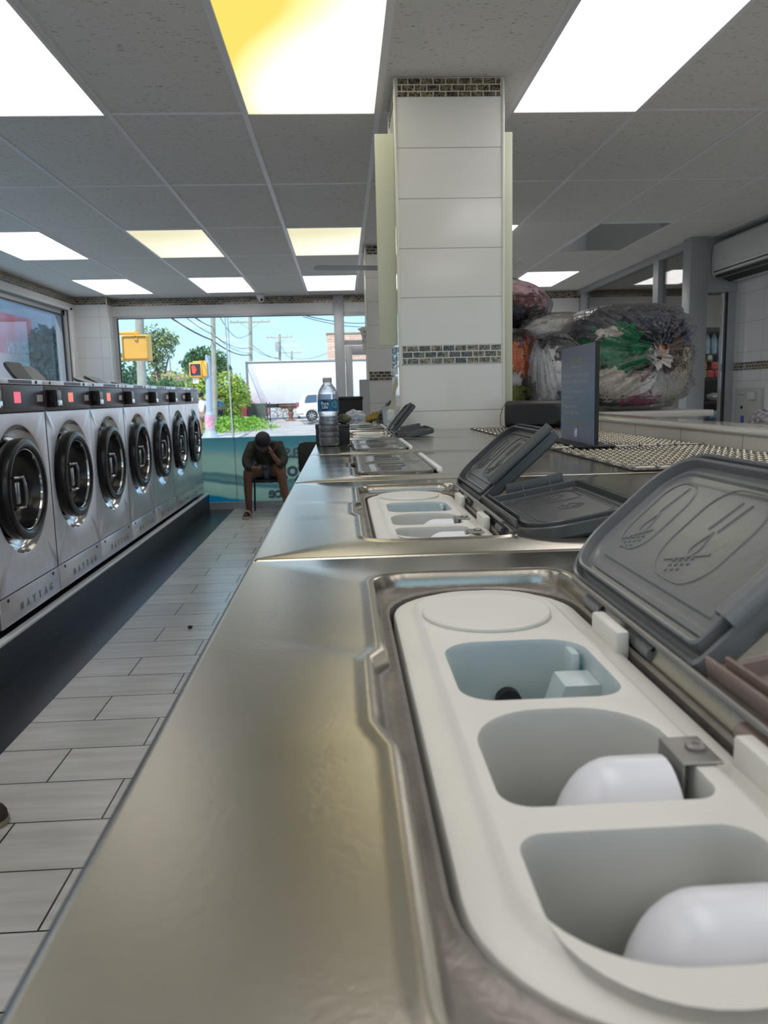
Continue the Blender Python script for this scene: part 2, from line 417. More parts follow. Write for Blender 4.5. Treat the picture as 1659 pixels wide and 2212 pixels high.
    def build(s, name, mats, parent=None, off=(0, 0, 0), sharp=35, loc=None):
        me = bpy.data.meshes.new(name)
        o = Vector(off)
        me.from_pydata([tuple(p - o) for p in s.v], [], s.f)
        if not isinstance(mats, (list, tuple)): mats = [mats]
        for q in mats: me.materials.append(q if not isinstance(q, str) else M[q])
        me.polygons.foreach_set('material_index', s.mi)
        me.validate()
        bm = bmesh.new(); bm.from_mesh(me)
        bmesh.ops.remove_doubles(bm, verts=bm.verts, dist=1e-6)
        bmesh.ops.recalc_face_normals(bm, faces=bm.faces)
        bm.to_mesh(me); bm.free()
        me.shade_smooth(); me.set_sharp_from_angle(angle=R(sharp))
        ob = bpy.data.objects.new(name, me); COL.objects.link(ob)
        if parent is not None: ob.parent = parent
        if loc is not None: ob.location = loc
        return ob

def tag(o, label=None, cat=None, group=None, kind=None):
    if label: o['label'] = label
    if cat: o['category'] = cat
    if group: o['group'] = group
    if kind: o['kind'] = kind
    return o
def thing(name, label, cat, loc=(0, 0, 0), rz=0, group=None):
    o = bpy.data.objects.new(name, None); COL.objects.link(o)
    o.location = loc; o.rotation_euler = (0, 0, rz); o.empty_display_size = .1
    return tag(o, label, cat, group)
def struct(name, mb, mats, **k): return tag(mb.build(name, mats, **k), kind='structure')
def kids(o): return [c for c in bpy.data.objects if c.parent == o]
def copy_tree(o, parent=None):
    c = o.copy(); COL.objects.link(c); c.parent = parent
    for ch in kids(o): copy_tree(ch, c)
    return c
_dg = None
def text(name, body, size, m, right, up, pos, parent=None, align='CENTER', ext=0.0, off=(0, 0, 0), mirror=False, width=1.0, spacing=1.0, bold=0.0, line=1.0):
    cu = bpy.data.curves.new(name, 'FONT'); cu.body = body; cu.size = size; cu.align_x = align; cu.extrude = ext
    cu.space_character = spacing; cu.offset = bold; cu.space_line = line
    tmp = bpy.data.objects.new('tmp', cu); COL.objects.link(tmp)
    bpy.context.view_layer.update()
    me = bpy.data.meshes.new_from_object(tmp.evaluated_get(bpy.context.evaluated_depsgraph_get()))
    bpy.data.objects.remove(tmp)
    r = Vector(right); u = Vector(up); n = r.cross(u)
    if mirror: r = -r
    o = Vector(off)
    for v in me.vertices:
        v.co = Vector(pos) - o + r * v.co.x * width + u * v.co.y + n * v.co.z
    me.materials.clear(); me.materials.append(M[m] if isinstance(m, str) else m)
    me.name = name
    ob = bpy.data.objects.new(name, me); COL.objects.link(ob)
    if parent is not None: ob.parent = parent
    return ob
def skin(name, chain, edges, m, parent=None, sub=2, root=0, off=(0, 0, 0)):
    me = bpy.data.meshes.new(name); o = Vector(off)
    me.from_pydata([tuple(Vector(c[:3]) - o) for c in chain], edges, [])
    ob = bpy.data.objects.new(name, me); COL.objects.link(ob)
    if parent is not None: ob.parent = parent
    sk = ob.modifiers.new('skin', 'SKIN'); sk.use_smooth_shade = True
    for i, c in enumerate(chain):
        sv = me.skin_vertices[0].data[i]
        r = c[3] if isinstance(c[3], (tuple, list)) else (c[3], c[3])
        sv.radius = r; sv.use_root = (i == root)
    s2 = ob.modifiers.new('sub', 'SUBSURF'); s2.levels = sub; s2.render_levels = sub
    me.materials.append(M[m] if isinstance(m, str) else m)
    return ob

# ------------------------------------------------------------------ the room
XL, XR, YB, YF = -3.3, 3.5, -3.6, 10.45
mb = MB(); mb.box(XL - .1, 5.6, YB, YF + .02, -.05, 0); struct('floor', mb, 'floor')
GX, GY = -1.01744, 3.84166          # ceiling grid origin
mb = MB(); mb.box(XL - .1, 5.6, YB, YF + .1, CZ, CZ + .05)
mb.cur = 1
for c in range(-4, 11):
    x = GX + .61 * c
    if XL < x < 5.5: mb.box(x - .0125, x + .0125, YB, YF, CZ - .004, CZ + .001)
for r in range(-6, 6):
    y = GY + 1.22 * r
    if YB < y < YF: mb.box(XL, 5.5, y - .0085, y + .0085, CZ - .0035, CZ + .001)
struct('ceiling', mb, ['ceil', 'tbar'])

# light panels (c, r, kind)
PM = {'lav': panel_mat('diffuser_cool', (1.0, .96, .93), (1.0, 1.0, 1.0), 3.0, .0),
      'yel': panel_mat('diffuser_yellowed', (.88, .84, .70), (.35, .285, .06), 2.6, 1.0),
      'pale': panel_mat('diffuser_pale_yellow', (.50, .49, .41), (.34, .32, .20), 2.2, .35),
      'warm': panel_mat('diffuser_cream', (.85, .82, .80), (.42, .38, .25), 2.4, .3)}
names = {(-1, -1): 'large lit ceiling panel at the upper left corner, slightly cream', (1, -1): 'large lit ceiling panel with yellowed diffuser left of the near pillar',
         (3, -1): 'large cool white lit ceiling panel right of the near pillar', (-3, 2): 'lit ceiling panel cut by the left edge of the photo',
         (-1, 2): 'pale yellow lit ceiling panel over the washer aisle, middle row', (1, 2): 'pale yellow lit ceiling panel next to the far pillar, middle row',
         (3, 2): 'lit ceiling panel hidden but for a sliver right of the near pillar', (-3, 4): 'white lit ceiling panel nearest the left corner pier, far row',
         (-1, 4): 'white lit ceiling panel in front of the security camera, far row', (1, 4): 'white lit ceiling panel beside the far pillar, far row',
         (3, 4): 'white lit ceiling panel behind the near pillar, far row', (5, 4): 'white lit ceiling panel above the topmost laundry bag, far row'}
kinds = {(-1, -1): 'warm', (1, -1): 'yel', (3, -1): 'lav', (-3, 2): 'lav', (-1, 2): 'pale', (1, 2): 'pale'}
cells = list(names) + [(c, r) for r in (-3, -5) for c in (-3, -1, 1, 3, 5)] + [(-3, -1), (5, -1), (8, 3)]  # extra cells: unseen panels added for illumination, one over the office goods
for c, r in cells:
    x0, x1, y0, y1 = GX + .61 * c, GX + .61 * (c + 1), GY + 1.22 * r, GY + 1.22 * (r + 1)
    t = thing('ceiling_light', names.get((c, r), 'added unseen ceiling light panel, for more light'), 'light', ((x0 + x1) / 2, (y0 + y1) / 2, CZ - .012), group='recessed ceiling light panels')
    hx, hy = .61 / 2 - .012, 1.22 / 2 - .008
    mb = MB(); lo = [[(x, y, z) for x, y in rr(0, 0, hx - d, hy - d, .001, 2, 1)] for z, d in ((.012, 0), (.0, 0), (0, .006), (.008, .010))]
    mb.loft(lo); mb.build('frame', 'tbar', t)
    mb = MB(); mb.box(-hx + .008, hx - .008, -hy + .008, hy - .008, .003, .008)
    mb.build('diffuser', PM[kinds.get((c, r), 'lav')], t)
# the panel that is switched off
x0, y0 = GX + .61 * 5, GY + 1.22 * 2
t = thing('ceiling_light', 'unlit glossy ceiling panel right of the near pillar above the bags', 'light', (x0 + .305, y0 + .61, CZ - .012), group='recessed ceiling light panels')
M['off_panel'] = mat('unlit_acrylic', (.30, .32, .34), .12, 0, .6, bump=(4, .08))
mb = MB(); mb.loft([[(x, y, z) for x, y in rr(0, 0, .293 - d, .602 - d, .001, 2, 1)] for z, d in ((.012, 0), (.0, 0), (0, .006), (.008, .010))]); mb.build('frame', 'tbar', t)
mb = MB(); mb.box(-.285, .285, -.594, .594, .003, .008); mb.build('diffuser', 'off_panel', t)

# left wall with its long window
def wall_x(name, x0, x1, y0, y1, holes, m, z1=CZ):
    """wall lying along Y between x0 and x1 with holes (ya, yb, za, zb)"""
    mb = MB(); ys = [y0]
    for ya, yb, za, zb in holes:
        mb.box(x0, x1, ys[-1], ya, 0, z1); mb.box(x0, x1, ya, yb, 0, za); mb.box(x0, x1, ya, yb, zb, z1); ys.append(yb)
    mb.box(x0, x1, ys[-1], y1, 0, z1)
    return struct(name, mb, m)
wall_x('wall_left', XL - .15, XL, YB, YF + .15, [(2.6, 9.95, .95, 2.56)], 'white')
mb = MB(); mb.box(XL - .001, XL + .006, YB, 10.2, 2.652, CZ - .004); struct('trim_1', mb, 'mosaic_fine')
mb = MB()
for z0, z1, w in ((2.56, 2.60, .03), (2.60, 2.652, .012)): mb.box(XL - .02, XL + w, 2.5, 10.05, z0, z1, .008)
mb.box(XL - .02, XL + .03, 9.95, 10.05, .95, 2.60, .008)
struct('trim_2', mb, 'white')
mb = MB(); mb.box(XL - .13, XL - .04, 9.87, 9.95, .95, 2.56); mb.box(XL - .13, XL - .04, 2.6, 9.95, 2.50, 2.56); mb.box(XL - .13, XL - .04, 2.6, 9.95, .95, 1.0)
mb.box(XL - .13, XL - .04, 6.2, 6.28, .95, 2.56)
mb.cur = 1; mb.box(XL - .045, XL - .03, 9.84, 9.875, .97, 2.54); mb.box(XL - .045, XL - .03, 2.6, 9.87, 2.49, 2.505)
mb.cur = 2; mb.box(XL - .095, XL - .09, 2.6, 9.9, .98, 2.53)
struct('window_1', mb, ['alu', 'alu_dark', 'glass_film'])
mb = MB(); mb.box(XL, -2.9, 10.2, YF, 0, CZ); struct('wall_corner', mb, 'tilew')
mb = MB(); mb.box(XL, -2.894, 10.194, YF, 2.652, CZ - .004); struct('trim_3', mb, 'mosaic_fine')
mb = MB(); mb.box(-2.906, -2.892, 10.192, 10.206, 0, CZ - .004, .003); struct('trim_4', mb, 'trimw')

# front (far) wall
mb = MB(); mb.box(-2.9, -.085, YF, YF + .12, 2.53, CZ); mb.box(.045, 1.30, YF, YF + .12, 2.53, CZ)
mb.box(1.30, 5.6, YF, YF + .12, 0, CZ); mb.box(-2.95, -2.87, YF, YF + .12, 0, 2.53)
struct('wall_front', mb, 'white')
mb = MB(); mb.box(-2.9, -.085, YF - .006, YF + .001, 2.652, CZ - .004); mb.box(.045, 5.55, YF - .006, YF + .001, 2.652, CZ - .004); struct('trim_5', mb, 'mosaic_fine')
mb = MB(); mb.box(-.085, .045, YF - .05, YF + .10, 0, CZ - .004, .004); struct('trim_6', mb, 'alu')     # mullion post
mb = MB()
mb.box(-2.9, -.085, YF - .015, YF + .06, 2.50, 2.53); mb.box(-2.90, -2.855, YF - .015, YF + .06, 0, 2.5); mb.box(-2.9, -.085, YF - .02, YF + .08, 0, .095)
mb.cur = 1; mb.box(-2.855, -2.845, YF, YF + .03, .095, 2.5); mb.box(-2.9, -.085, YF, YF + .03, 2.492, 2.5)
mb.cur = 2; mb.box(-2.85, -.085, YF + .02, YF + .026, .095, 2.495)
mb.cur = 1; mb.box(-1.452, -1.446, YF + .015, YF + .02, .095, 2.495)
struct('window_2', mb, ['alu', 'alu_dark', 'glass'])
# the door with its transom
mb = MB()
mb.box(.045, 1.30, YF - .01, YF + .07, 2.11, 2.17); mb.box(.045, 1.30, YF - .01, YF + .07, 2.48, 2.53); mb.box(1.24, 1.30, YF - .01, YF + .07, 0, 2.53)
mb.cur = 1; mb.box(.045, 1.24, YF + .02, YF + .026, 2.17, 2.48)
struct('window_3', mb, ['alu', 'glass'])
mb = MB()
for b in ((.05, .14, 0, 2.10), (1.14, 1.235, 0, 2.10), (.14, 1.14, 1.98, 2.10), (.14, 1.14, 0, .25)): mb.box(b[0], b[1], YF, YF + .045, b[2], b[3], .004)
mb.cur = 1; mb.box(.14, 1.14, YF + .02, YF + .026, .25, 1.98)
d1 = struct('door_1', mb, ['alu', 'glass'])
mb = MB(); mb.tube([(1.10, YF - .002, .95), (1.10, YF - .05, .97), (1.10, YF - .05, 1.33), (1.10, YF - .002, 1.35)], .012, 8); mb.build('door_handle', 'chrome', d1)

# printed film on the lower glass, seen from behind so its lettering runs backwards
fz = thing('window_film', 'teal printed window film with folded towels and reversed lettering under the front window', 'window film', (-1.47, YF, 0))
mb = MB(); mb.box(-2.84, -.09, YF + .012, YF + .016, .097, .95); mb.build('printed_sheet', 'decal', fz, off=(-1.47, YF, 0))
M['letter'] = mat('blue_film_letter', (.10, .26, .36), .4); M['letter_edge'] = mat('pale_letter_outline', (.50, .62, .55), .4)
for s_, x_, z_, sz in (('Wash', -.28, .66, .29), ('Fold', -.50, .42, .27), ('Service', -.45, .135, .20)):
    text('lettering', s_, sz, 'letter_edge', (1, 0, 0), (0, 0, 1), (x_, YF + .009, z_), fz, 'LEFT' if 0 else ('LEFT'), 0, (-1.47, YF, 0), mirror=True, bold=.012)
    text('lettering', s_, sz, 'letter', (1, 0, 0), (0, 0, 1), (x_, YF + .006, z_), fz, 'LEFT', 0, (-1.47, YF, 0), mirror=True, bold=.002)

# right side: tiled wall near, glazed office beyond
mb = MB(); mb.box(XR, XR + .12, YB, 7.0, 0, CZ); struct('wall_right', mb, 'tilew')
mb = MB(); mb.box(XR - .005, XR + .001, YB, 7.0, 1.595, 1.66); struct('trim_7', mb, 'mosaic')
mb = MB(); mb.box(XL - .15, XR + .12, YB - .1, YB, 0, .35); mb.box(XL - .15, XR + .12, YB - .1, YB, 2.62, CZ); mb.box(XL - .15, XL + .1, YB - .1, YB, .35, 2.62); mb.box(XR - .1, XR + .12, YB - .1, YB, .35, 2.62); struct('wall_back', mb, 'white')  # opening in the unseen back wall, added to brighten the room
mb = MB()
for x in (XL + .1, -1.6, .1, 1.8, XR - .16): mb.box(x, x + .06, YB - .08, YB - .02, .35, 2.62)
mb.cur = 1; mb.box(XL + .1, XR - .1, YB - .055, YB - .05, .35, 2.62); struct('added_back_window', mb, ['alu', 'glass'])  # added glazing behind the camera, lets daylight in
mb = MB(); mb.box(5.5, 5.6, 7.0, YF, 0, CZ); mb.box(XR + .12, 5.6, 6.95, 7.05, 0, CZ); struct('wall_office', mb, 'white')
mb = MB(); mb.box(3.06, 3.215, 6.93, 7.09, 0, CZ - .001, .003); struct('trim_8', mb, 'alu')
# glazed partition along the office
mb = MB()
mb.box(3.10, 3.18, 7.09, YF, 2.68, CZ - .001); mb.box(3.10, 3.18, 7.09, YF, 0, .95)
for y in (7.74, 10.15): mb.box(3.10, 3.18, y, y + .13, .95, 2.68)
mb.box(3.10, 3.18, 7.09, 7.74, 2.05, 2.10) 
mb.cur = 1
for y in (7.87, 10.28): mb.box(3.165, 3.19, y - .001, y + .05, .95, 2.68)
mb.cur = 2; mb.box(3.137, 3.143, 7.09, YF, .95, 2.68)
struct('window_4', mb, ['alu', 'alu_dark', 'glass'])
# narrow framed door facing us
mb = MB()
mb.box(3.215, 3.5, 6.95, 7.04, 2.28, CZ); 
for b in ((3.215, 3.24, 0, 2.28), (3.42, 3.5, 0, 2.28), (3.24, 3.42, 0, .2)): mb.box(b[0], b[1], 6.97, 7.03, b[2], b[3])
mb.cur = 1; mb.box(3.405, 3.425, 6.965, 7.03, .2, 2.28)
mb.cur = 2; mb.box(3.24, 3.42, 7.0, 7.005, .2, 2.28)
mb.cur = 3; mb.box(3.385, 3.406, 6.98, 7.02, .2, 2.28)
struct('door_2', mb, ['alu', 'alu_dark', 'glass', 'chrome'])

# ------------------------------------------------------------------ pillars
def pillar(x0, x1, y0, y1, label, notice=False):
    t = thing('tiled_pillar', label, 'pillar', ((x0 + x1) / 2, (y0 + y1) / 2, 0))
    off = ((x0 + x1) / 2, (y0 + y1) / 2, 0)
    mb = MB(); mb.box(x0, x1, y0, y1, 0, CZ - .002); core = mb.build('shaft', 'tile', t)
    # keep tile joints in world space: the shaft mesh stays in world coordinates under a shifted empty
    core.location = (-off[0], -off[1], 0)
    for z0, z1 in ((2.6700, CZ - .004), (1.585, 1.664)):
        mb = MB(); e = .003; mb.box(x0 + .012, x1 - .012, y0 - e, y0 + .01, z0, z1); mb.box(x0 - e, x0 + .01, y0 + .012, y1 - .012, z0, z1)
        mb.box(x1 - .01, x1 + e, y0 + .012, y1 - .012, z0, z1)
        b = mb.build('mosaic_band', 'mosaic', t); b.location = (-off[0], -off[1], 0)
    for xx, yy in ((x0, y0), (x1, y0), (x0, y1), (x1, y1)):
        mb = MB(); mb.box(xx - .006, xx + .006, yy - .006, yy + .006, 0, CZ - .004, .004); mb.build('corner_trim', 'trimw', t, off=off)
    return t
pillar(.252, .702, 3.44, 3.84, 'near white tiled pillar rising from the steel counter to the ceiling')
pillar(.232, .68, 7.09, 7.45, 'far white tiled pillar half hidden behind the nearer one')
# boards fixed beside the near pillar
for a, b, z0, z1, l in ((.166, .2455, 1.671, 2.537, 'tall cream board sticking out on the left of the near pillar'), (.7085, .748, 1.32, 2.54, 'narrow cream board edge on the right of the near pillar')):
    mb = MB(); mb.box(a, b, 3.47, 3.482, z0, z1, .002)
    tag(mb.build('board', mat('cream_board', (.62, .64, .50), .5)), l, 'board')
# notices and torn tape on the pillar's left side
pn = thing('taped_notice', 'torn white paper notices taped down the left side of the near pillar', 'notice', (.24, 3.5, 1.3025))
M['paper'] = mat('bluish_white_paper', (.80, .86, .92), .6); M['ink'] = mat('blue_ink', (.10, .28, .42), .6); M['tape'] = mat('yellowed_tape', (.55, .52, .38), .5)  # paper is one even bluish white
for i in range(4):
    mb = MB(); z = 1.665 - .042 * i; x = .216 + .003 * (i % 2)
    mb.loft([[(x, 3.50, z - .040), (.2445, 3.505, z - .034), (.2445, 3.505, z + .0), (x, 3.50, z - .006)], [(x, 3.502, z - .040), (.2445, 3.507, z - .034), (.2445, 3.507, z), (x, 3.502, z - .006)]], True, True)
    mb.build('paper_strip', 'paper', pn, off=(.24, 3.5, 1.3025))
text('writing', 'UL\nLE\nMI\nL', .034, 'ink', (1, 0, .2), (0, 0, 1), (.219, 3.497, 1.635), pn, 'LEFT', 0, (.24, 3.5, 1.3025), line=.98)
mb = MB()
pts = [(.238, 1.535), (.222, 1.50), (.212, 1.475), (.221, 1.462), (.219, 1.44), (.206, 1.415), (.197, 1.405), (.205, 1.395), (.226, 1.393), (.232, 1.42), (.228, 1.45), (.236, 1.48), (.244, 1.50)]
mb.loft([[(x, 3.49 + .01 * sin(i * 2), z) for i, (x, z) in enumerate(pts)], [(x, 3.493 + .01 * sin(i * 2), z) for i, (x, z) in enumerate(pts)]], True, True)
mb.build('torn_tape', 'tape', pn, off=(.24, 3.5, 1.3025))

# ------------------------------------------------------------------ ceiling things
t = thing('security_camera', 'small white and black dome security camera at the top of the front window', 'camera', (-.997, 10.22, CZ - .004))
mb = MB(); mb.lathe([(.055, 0), (.055, -.02), (.042, -.05), (.0, -.052)], 20); mb.build('housing', 'white', t)
mb = MB(); mb.ball((.01, -.015, -.062), .038, 16, 10); mb.build('eyeball', 'white', t)
mb = MB(); mb.ball((.018, -.04, -.072), .02, 12, 8); mb.build('lens', 'black', t)
t = thing('ceiling_fan', 'ceiling fan whose one blade pokes out left of the near pillar', 'fan', (.62, 6.45, 2.45))
mb = MB(); mb.cyl((0, 0, .06), (0, 0, CZ - 2.45 - .004), .013); mb.build('downrod', 'white', t)
mb = MB(); mb.lathe([(.0, -.05), (.07, -.045), (.10, -.01), (.10, .04), (.05, .07), (0, .075)], 24); mb.build('motor', 'white', t)
for i in range(4):
    a = R(186 + 90 * i); mb = MB(Matrix.Rotation(a, 4, 'Z') @ Matrix.Rotation(R(7), 4, 'X'))
    mb.loft([[(x, y, z) for x, y in rr(.48, 0, .34, .058, .04, 4, 2)] for z in (-.003, .003)], True, True); mb.box(.08, .17, -.02, .02, -.004, .004)
    mb.build('blade', 'alu', t)

# ------------------------------------------------------------------ detergent lids
LW, LL = .146, .266
def lid_meshes(near):
    """lid lying open flat: hinge along x=0, free edge at x=LW, inner face up. far lid spans y 0..LL, near lid 0..-LL"""
    s = -1 if near else 1
    def lp(d, z, e=0):
        r = [.050 - d, .050 - d, .006, .006] if s > 0 else [.006, .006, .050 - d, .050 - d]
        return [(x, y, z) for x, y in rr(LW / 2 + .004, s * LL / 2, LW / 2 - d, LL / 2 - d, r, 7, 6)]
    mb = MB()
    prof = [(.004, -.010), (.0, -.006), (0, .006), (.0016, .0075), (.003, .006), (.0035, -.002), (.0085, -.002), (.0088, .010), (.010, .0112), (.0115, .010),
            (.012, .002), (.0165, .001), (.0172, .0032), (.020, .0036), (.0215, .0012), (.026, .0008), (.0285, .0012), (.030, .0030), (.033, .0034)]
    mb.loft([lp(d, z) for d, z in prof], True, True)
    out = [('lid_shell', mb, None)]
    # embossed pictograms
    e = MB(); zt = .0036
    def oval(cx, cy, hx, hy, r): e.tube([(x, y, zt) for x, y in rr(cx, cy, hx, hy, r, 6, 2)], .0008, 5, closed=True)
    def line(a, b, r=.0011): e.tube([(a[0], a[1], zt), (b[0], b[1], zt)], r, 6)
    if not near:
        for (cx, cy, hx, hy, bars) in ((.083, .202, .036, .025, 1), (.083, .112, .042, .040, 2)):
            k = hy / .036 if bars == 2 else .75
            oval(cx, cy, hx, hy, [.018 * k + .006, .022 * k + .006, .018 * k + .006, .022 * k + .006])
            for b in range(bars):
                yo = cy + (b - (bars - 1) / 2) * .013 + .000
                line((cx + .004, yo + .003), (cx + .032, yo - .004))
            dc = (cx - .012, cy)
            e.tube([(dc[0] + .008 * cos(q) * (1 if cos(q) < 0 else 1.9), dc[1] + .0055 * sin(q) * (1 if cos(q) < 0 else (1 - cos(q) * .9)), zt) for q in [i * pi / 9 for i in range(18)]], .0009, 5, closed=True)
            line((cx - .030, cy + .019 * k), (cx - .013, cy - .019 * k))
            for i in range(3):
                for j in range(4 - (i == 2)):
                    e.ball((cx - .0275 - .0045 * i + .0022 * j, cy + .0085 * k - .0058 * j - .001 * i, zt), .0015, 6, 4)
    else:
        oval(.080, -.13, .045, .095, [.03, .03, .03, .03]); oval(.088, -.075, .030, .03, [.012] * 4)
        for fc, rad in (((.088, -.075), .013), ((.088, -.150), .016)):
            for i in range(5):
                a = 2 * pi * i / 5
                e.tube([(fc[0] + rad * .55 * cos(a) + rad * .45 * cos(q), fc[1] + rad * .55 * sin(a) + rad * .38 * sin(q), zt) for q in [j * pi / 5 for j in range(10)]], .0007, 5, closed=True)
    out.append(('embossed_symbols', e, 'lid_shell'))
    f = MB()
    if not near:   # rolled grip along the joint edge
        f.loft([[(x, .006 + .0085 * cos(a) - .004, .012 + .0085 * sin(a)) for a in [R(200) - R(14) * i for i in range(14)]] +
                [(x, .006 + .0065 * cos(a) - .004, .012 + .0065 * sin(a)) for a in [R(18) + R(14) * i for i in range(14)]]
                for x in (.034, .036, .145, .147)], True, True)
        out.append(('edge_grip', f, 'lid_shell'))
    else:
        f.box(.040, .122, -.006, -.003, .0, .024, .0014)
        for x in (.062, .100): f.loft([[(x, -.006, .001), (x, -.014, .001), (x, -.006, .020)], [(x + .002, -.006, .001), (x + .002, -.014, .001), (x + .002, -.006, .020)]], True, True)
        f.box(.012, .0145, -.20, -.01, .004, .016, .001); f.box(.004, .0065, -.225, -.004, .004, .016, .001)
        out.append(('joint_flange', f, 'lid_shell'))
    for a, b in ((.055, .095), (.150, .185)):    # hinge knuckles
        h = MB()
        h.cyl((-.003, s * a, -.003), (-.003, s * b, -.003), .0052, seg=12)
        h.box(-.003, .008, s * a if s > 0 else s * b, s * b if s > 0 else s * a, -.008, .001)
        out.append(('hinge_knuckle', h, 'lid_shell'))
    return out
_lidcache = {}
def make_lid(near, m, parent, y, phi, x=.187, z=T - .001, closed=False, scale=1):
    key = (near, m)
    if key not in _lidcache:
        obs = {}
        for n_, mb, par in lid_meshes(near):
            nm = ('dispenser_lid' if n_ == 'lid_shell' else n_)
            obs[n_] = mb.build(nm, m, obs.get(par))
        _lidcache[key] = obs['lid_shell']; o = obs['lid_shell']
    else:
        o = _lidcache[key].copy(); COL.objects.link(o)
        for ch in kids(_lidcache[key]):
            c = ch.copy(); COL.objects.link(c); c.parent = o
    o.parent = parent; o.location = (x, y, z); o.rotation_euler = (0, -R(phi), 0)
    o.scale = (scale,) * 3
    return o

# ------------------------------------------------------------------ island washers
WP, WY0 = .686, .072
TXC, THY = .104, .2585
XO = .26
def top_outline(d, z, notch=True):
    pts = rr(TXC, 0, .083 + d, THY + d, max(.004, .026 + d), 7, 34)
    out = []
    for x, y in pts:
        if notch and x < TXC - .083 - d + .003 and -.075 < y < .055:
            t = min(1, min(y + .075, .055 - y) / .012); x -= .0080 * t
        out.append((x, y, z))
    return out
def make_washer_top(x1, ya, yb):
    mb = MB(); x0 = -.0966; hy = (yb - ya) / 2 - .0012
    def oo(d, z): return [(x, y, z) for x, y in rr((x0 + x1) / 2, (ya + yb) / 2, (x1 - x0) / 2 - d, hy - d, .005, 7, 34)]
    def inner(d, z): return [(x, y, z) for x, y in rr(.105, 0, .0715 + d, .2385 + d, .064 + d, 7, 34)]
    mb.loft([oo(0, -.12), oo(0, -.006), oo(.0008, -.003), oo(.003, -.0008), oo(.006, 0), top_outline(.013, 0), top_outline(.009, .0006), top_outline(.006, .0018), top_outline(.003, .0020),
             top_outline(0, .0004), top_outline(-.002, -.004), top_outline(-.003, -.0105)])
    mb.cur = 1
    mb.loft([top_outline(-.003, -.0105), top_outline(-.0045, -.0115), inner(.010, -.0115), inner(.0055, -.0095), inner(.003, -.011), inner(.003, -.05)])
    return mb
PZ = -.006
def wloc(x, y): return (x, y)
def make_tray_parts(root, off):
    def ol(d, z): return [(x, y, z) for x, y in rr(.105, 0, .0710 - d, .2380 - d, .0635 - d, 10, 14)]
    holes = [rr(.1047, .0325, .0455, .0505, [.024, .024, .020, .018], 7, 8),
             rr(.1033, -.0795, .0450, .0480, [.036, .038, .014, .011], 9, 8),
             rr(.1033, -.1900, .0450, .0440, [.013, .012, .043, .043], 9, 8)]
    body = MB()
    body.loft([ol(0, -.05), ol(0, PZ - .009), ol(.001, PZ - .0065), ol(.004, PZ - .0052), ol(.013, PZ - .0048), ol(.0155, PZ - .0035), ol(.018, PZ - .0006), ol(.020, PZ)])
    body.flat([p[:2] for p in ol(.020, 0)], holes, PZ)
    # round inspection cover on the far end
    body.lathe([(.0475, PZ + .0002), (.0475, PZ + .0022), (.0462, PZ + .0032), (0, PZ + .0034)], 56, c=(.1015, .148, 0))
    tray = body.build('detergent_tray', 'tray', root, off=off)
    def cup(h, cx, cy, deep, m, extra=None, sc=.86):
        mb = MB()
        def sc_(k, z): return [(cx + (x - cx) * k, cy + (y - cy) * k, z) for x, y in h]
        mb.loft([sc_(1, PZ), sc_(.992, PZ - .001), sc_(.985, PZ - .004), sc_((1 + sc) / 2, PZ - deep * .5), sc_(sc, PZ - deep * .94), sc_(sc - .06, PZ - deep)], False, True)
        return mb
    c1 = cup(holes[0], .1047, .0325, .085, 0, sc=.93)
    o1 = c1.build('softener_cup', 'cup_blue', tray, off=(0, 0, 0))
    e = MB()
    e.loft([[(.112, .026, PZ - .060), (.152, .026, PZ - .060), (.152, .056, PZ - .060), (.112, .056, PZ - .060)], [(.1275, .028, PZ - .012), (.149, .028, PZ - .012), (.149, .054, PZ - .012), (.1275, .054, PZ - .012)]], True, True)
    e.box(.1405, .1460, .060, .082, PZ - .036, PZ - .003, .0015)
    e.build('inner_step', 'cup_blue', o1)
    e = MB(); e.cyl((.1035, .074, PZ - .040), (.1035, .086, PZ - .040), .0085, seg=24); e.build('drain_hole', 'black_m', o1)
    e = MB()
    e.box(.1458, .1485, .062, .080, PZ - .034, PZ - .012, .001)
    e.build('teal_residue', 'softstain', o1)
    for i, (h, cy, dcy, dx0) in enumerate(((holes[1], -.0795, -.094, .086), (holes[2], -.19, -.190, .084))):
        cu_ = cup(h, .1033, cy, .105, 0, sc=.94)
        oc = cu_.build('powder_cup', 'cup', tray)
        d = MB()   # siphon cap: half capsule with a rounded nose
        loops = []
        for j in range(11):
            t = j / 10; ang = t * pi / 2
            if j == 0: k = .04
            k = sin(ang) if j else .04
            x = dx0 + (1 - cos(ang)) * .030
            loops.append([(x, dcy + .034 * k * cos(a), PZ - .055 + .056 * (k ** .8) * sin(a)) for a in [pi * q / 20 for q in range(21)]])
        for x in (.130, .138): loops.append([(x, dcy + .034 * cos(a), PZ - .055 + .056 * sin(a)) for a in [pi * q / 20 for q in range(21)]])
        loops.append([(.139, dcy + .031 * cos(a), PZ - .055 + .053 * sin(a)) for a in [pi * q / 20 for q in range(21)]])
        d.loft(loops, True, True, closed=True); d.build('siphon_cap', 'dome', oc)
        b = MB(); y0 = -.101 if i == 0 else -.205
        b.box(.1425, .1610, y0, y0 + .027, PZ + .0002, PZ + .0016, .0008); b.box(.1425, .1438, y0, y0 + .027, PZ - .026, PZ + .0014, .0004)
        ob = b.build('steel_bracket', 'steel_d', tray)
        s_ = MB(); s_.lathe([(.0045, PZ + .0014), (.0046, PZ + .0030), (.0038, PZ + .0038), (.0018, PZ + .0038), (.0016, PZ + .0030), (0, PZ + .0030)], 18, c=(.1545, y0 + .0145, 0))
        s_.build('screw', 'steel_d', ob)
    for y in (.088, -.115):
        c = MB(); c.box(.1700, .1790, y - .025, y + .025, PZ - .010, .0030, .0015); c.build('hinge_block', 'tray', tray)
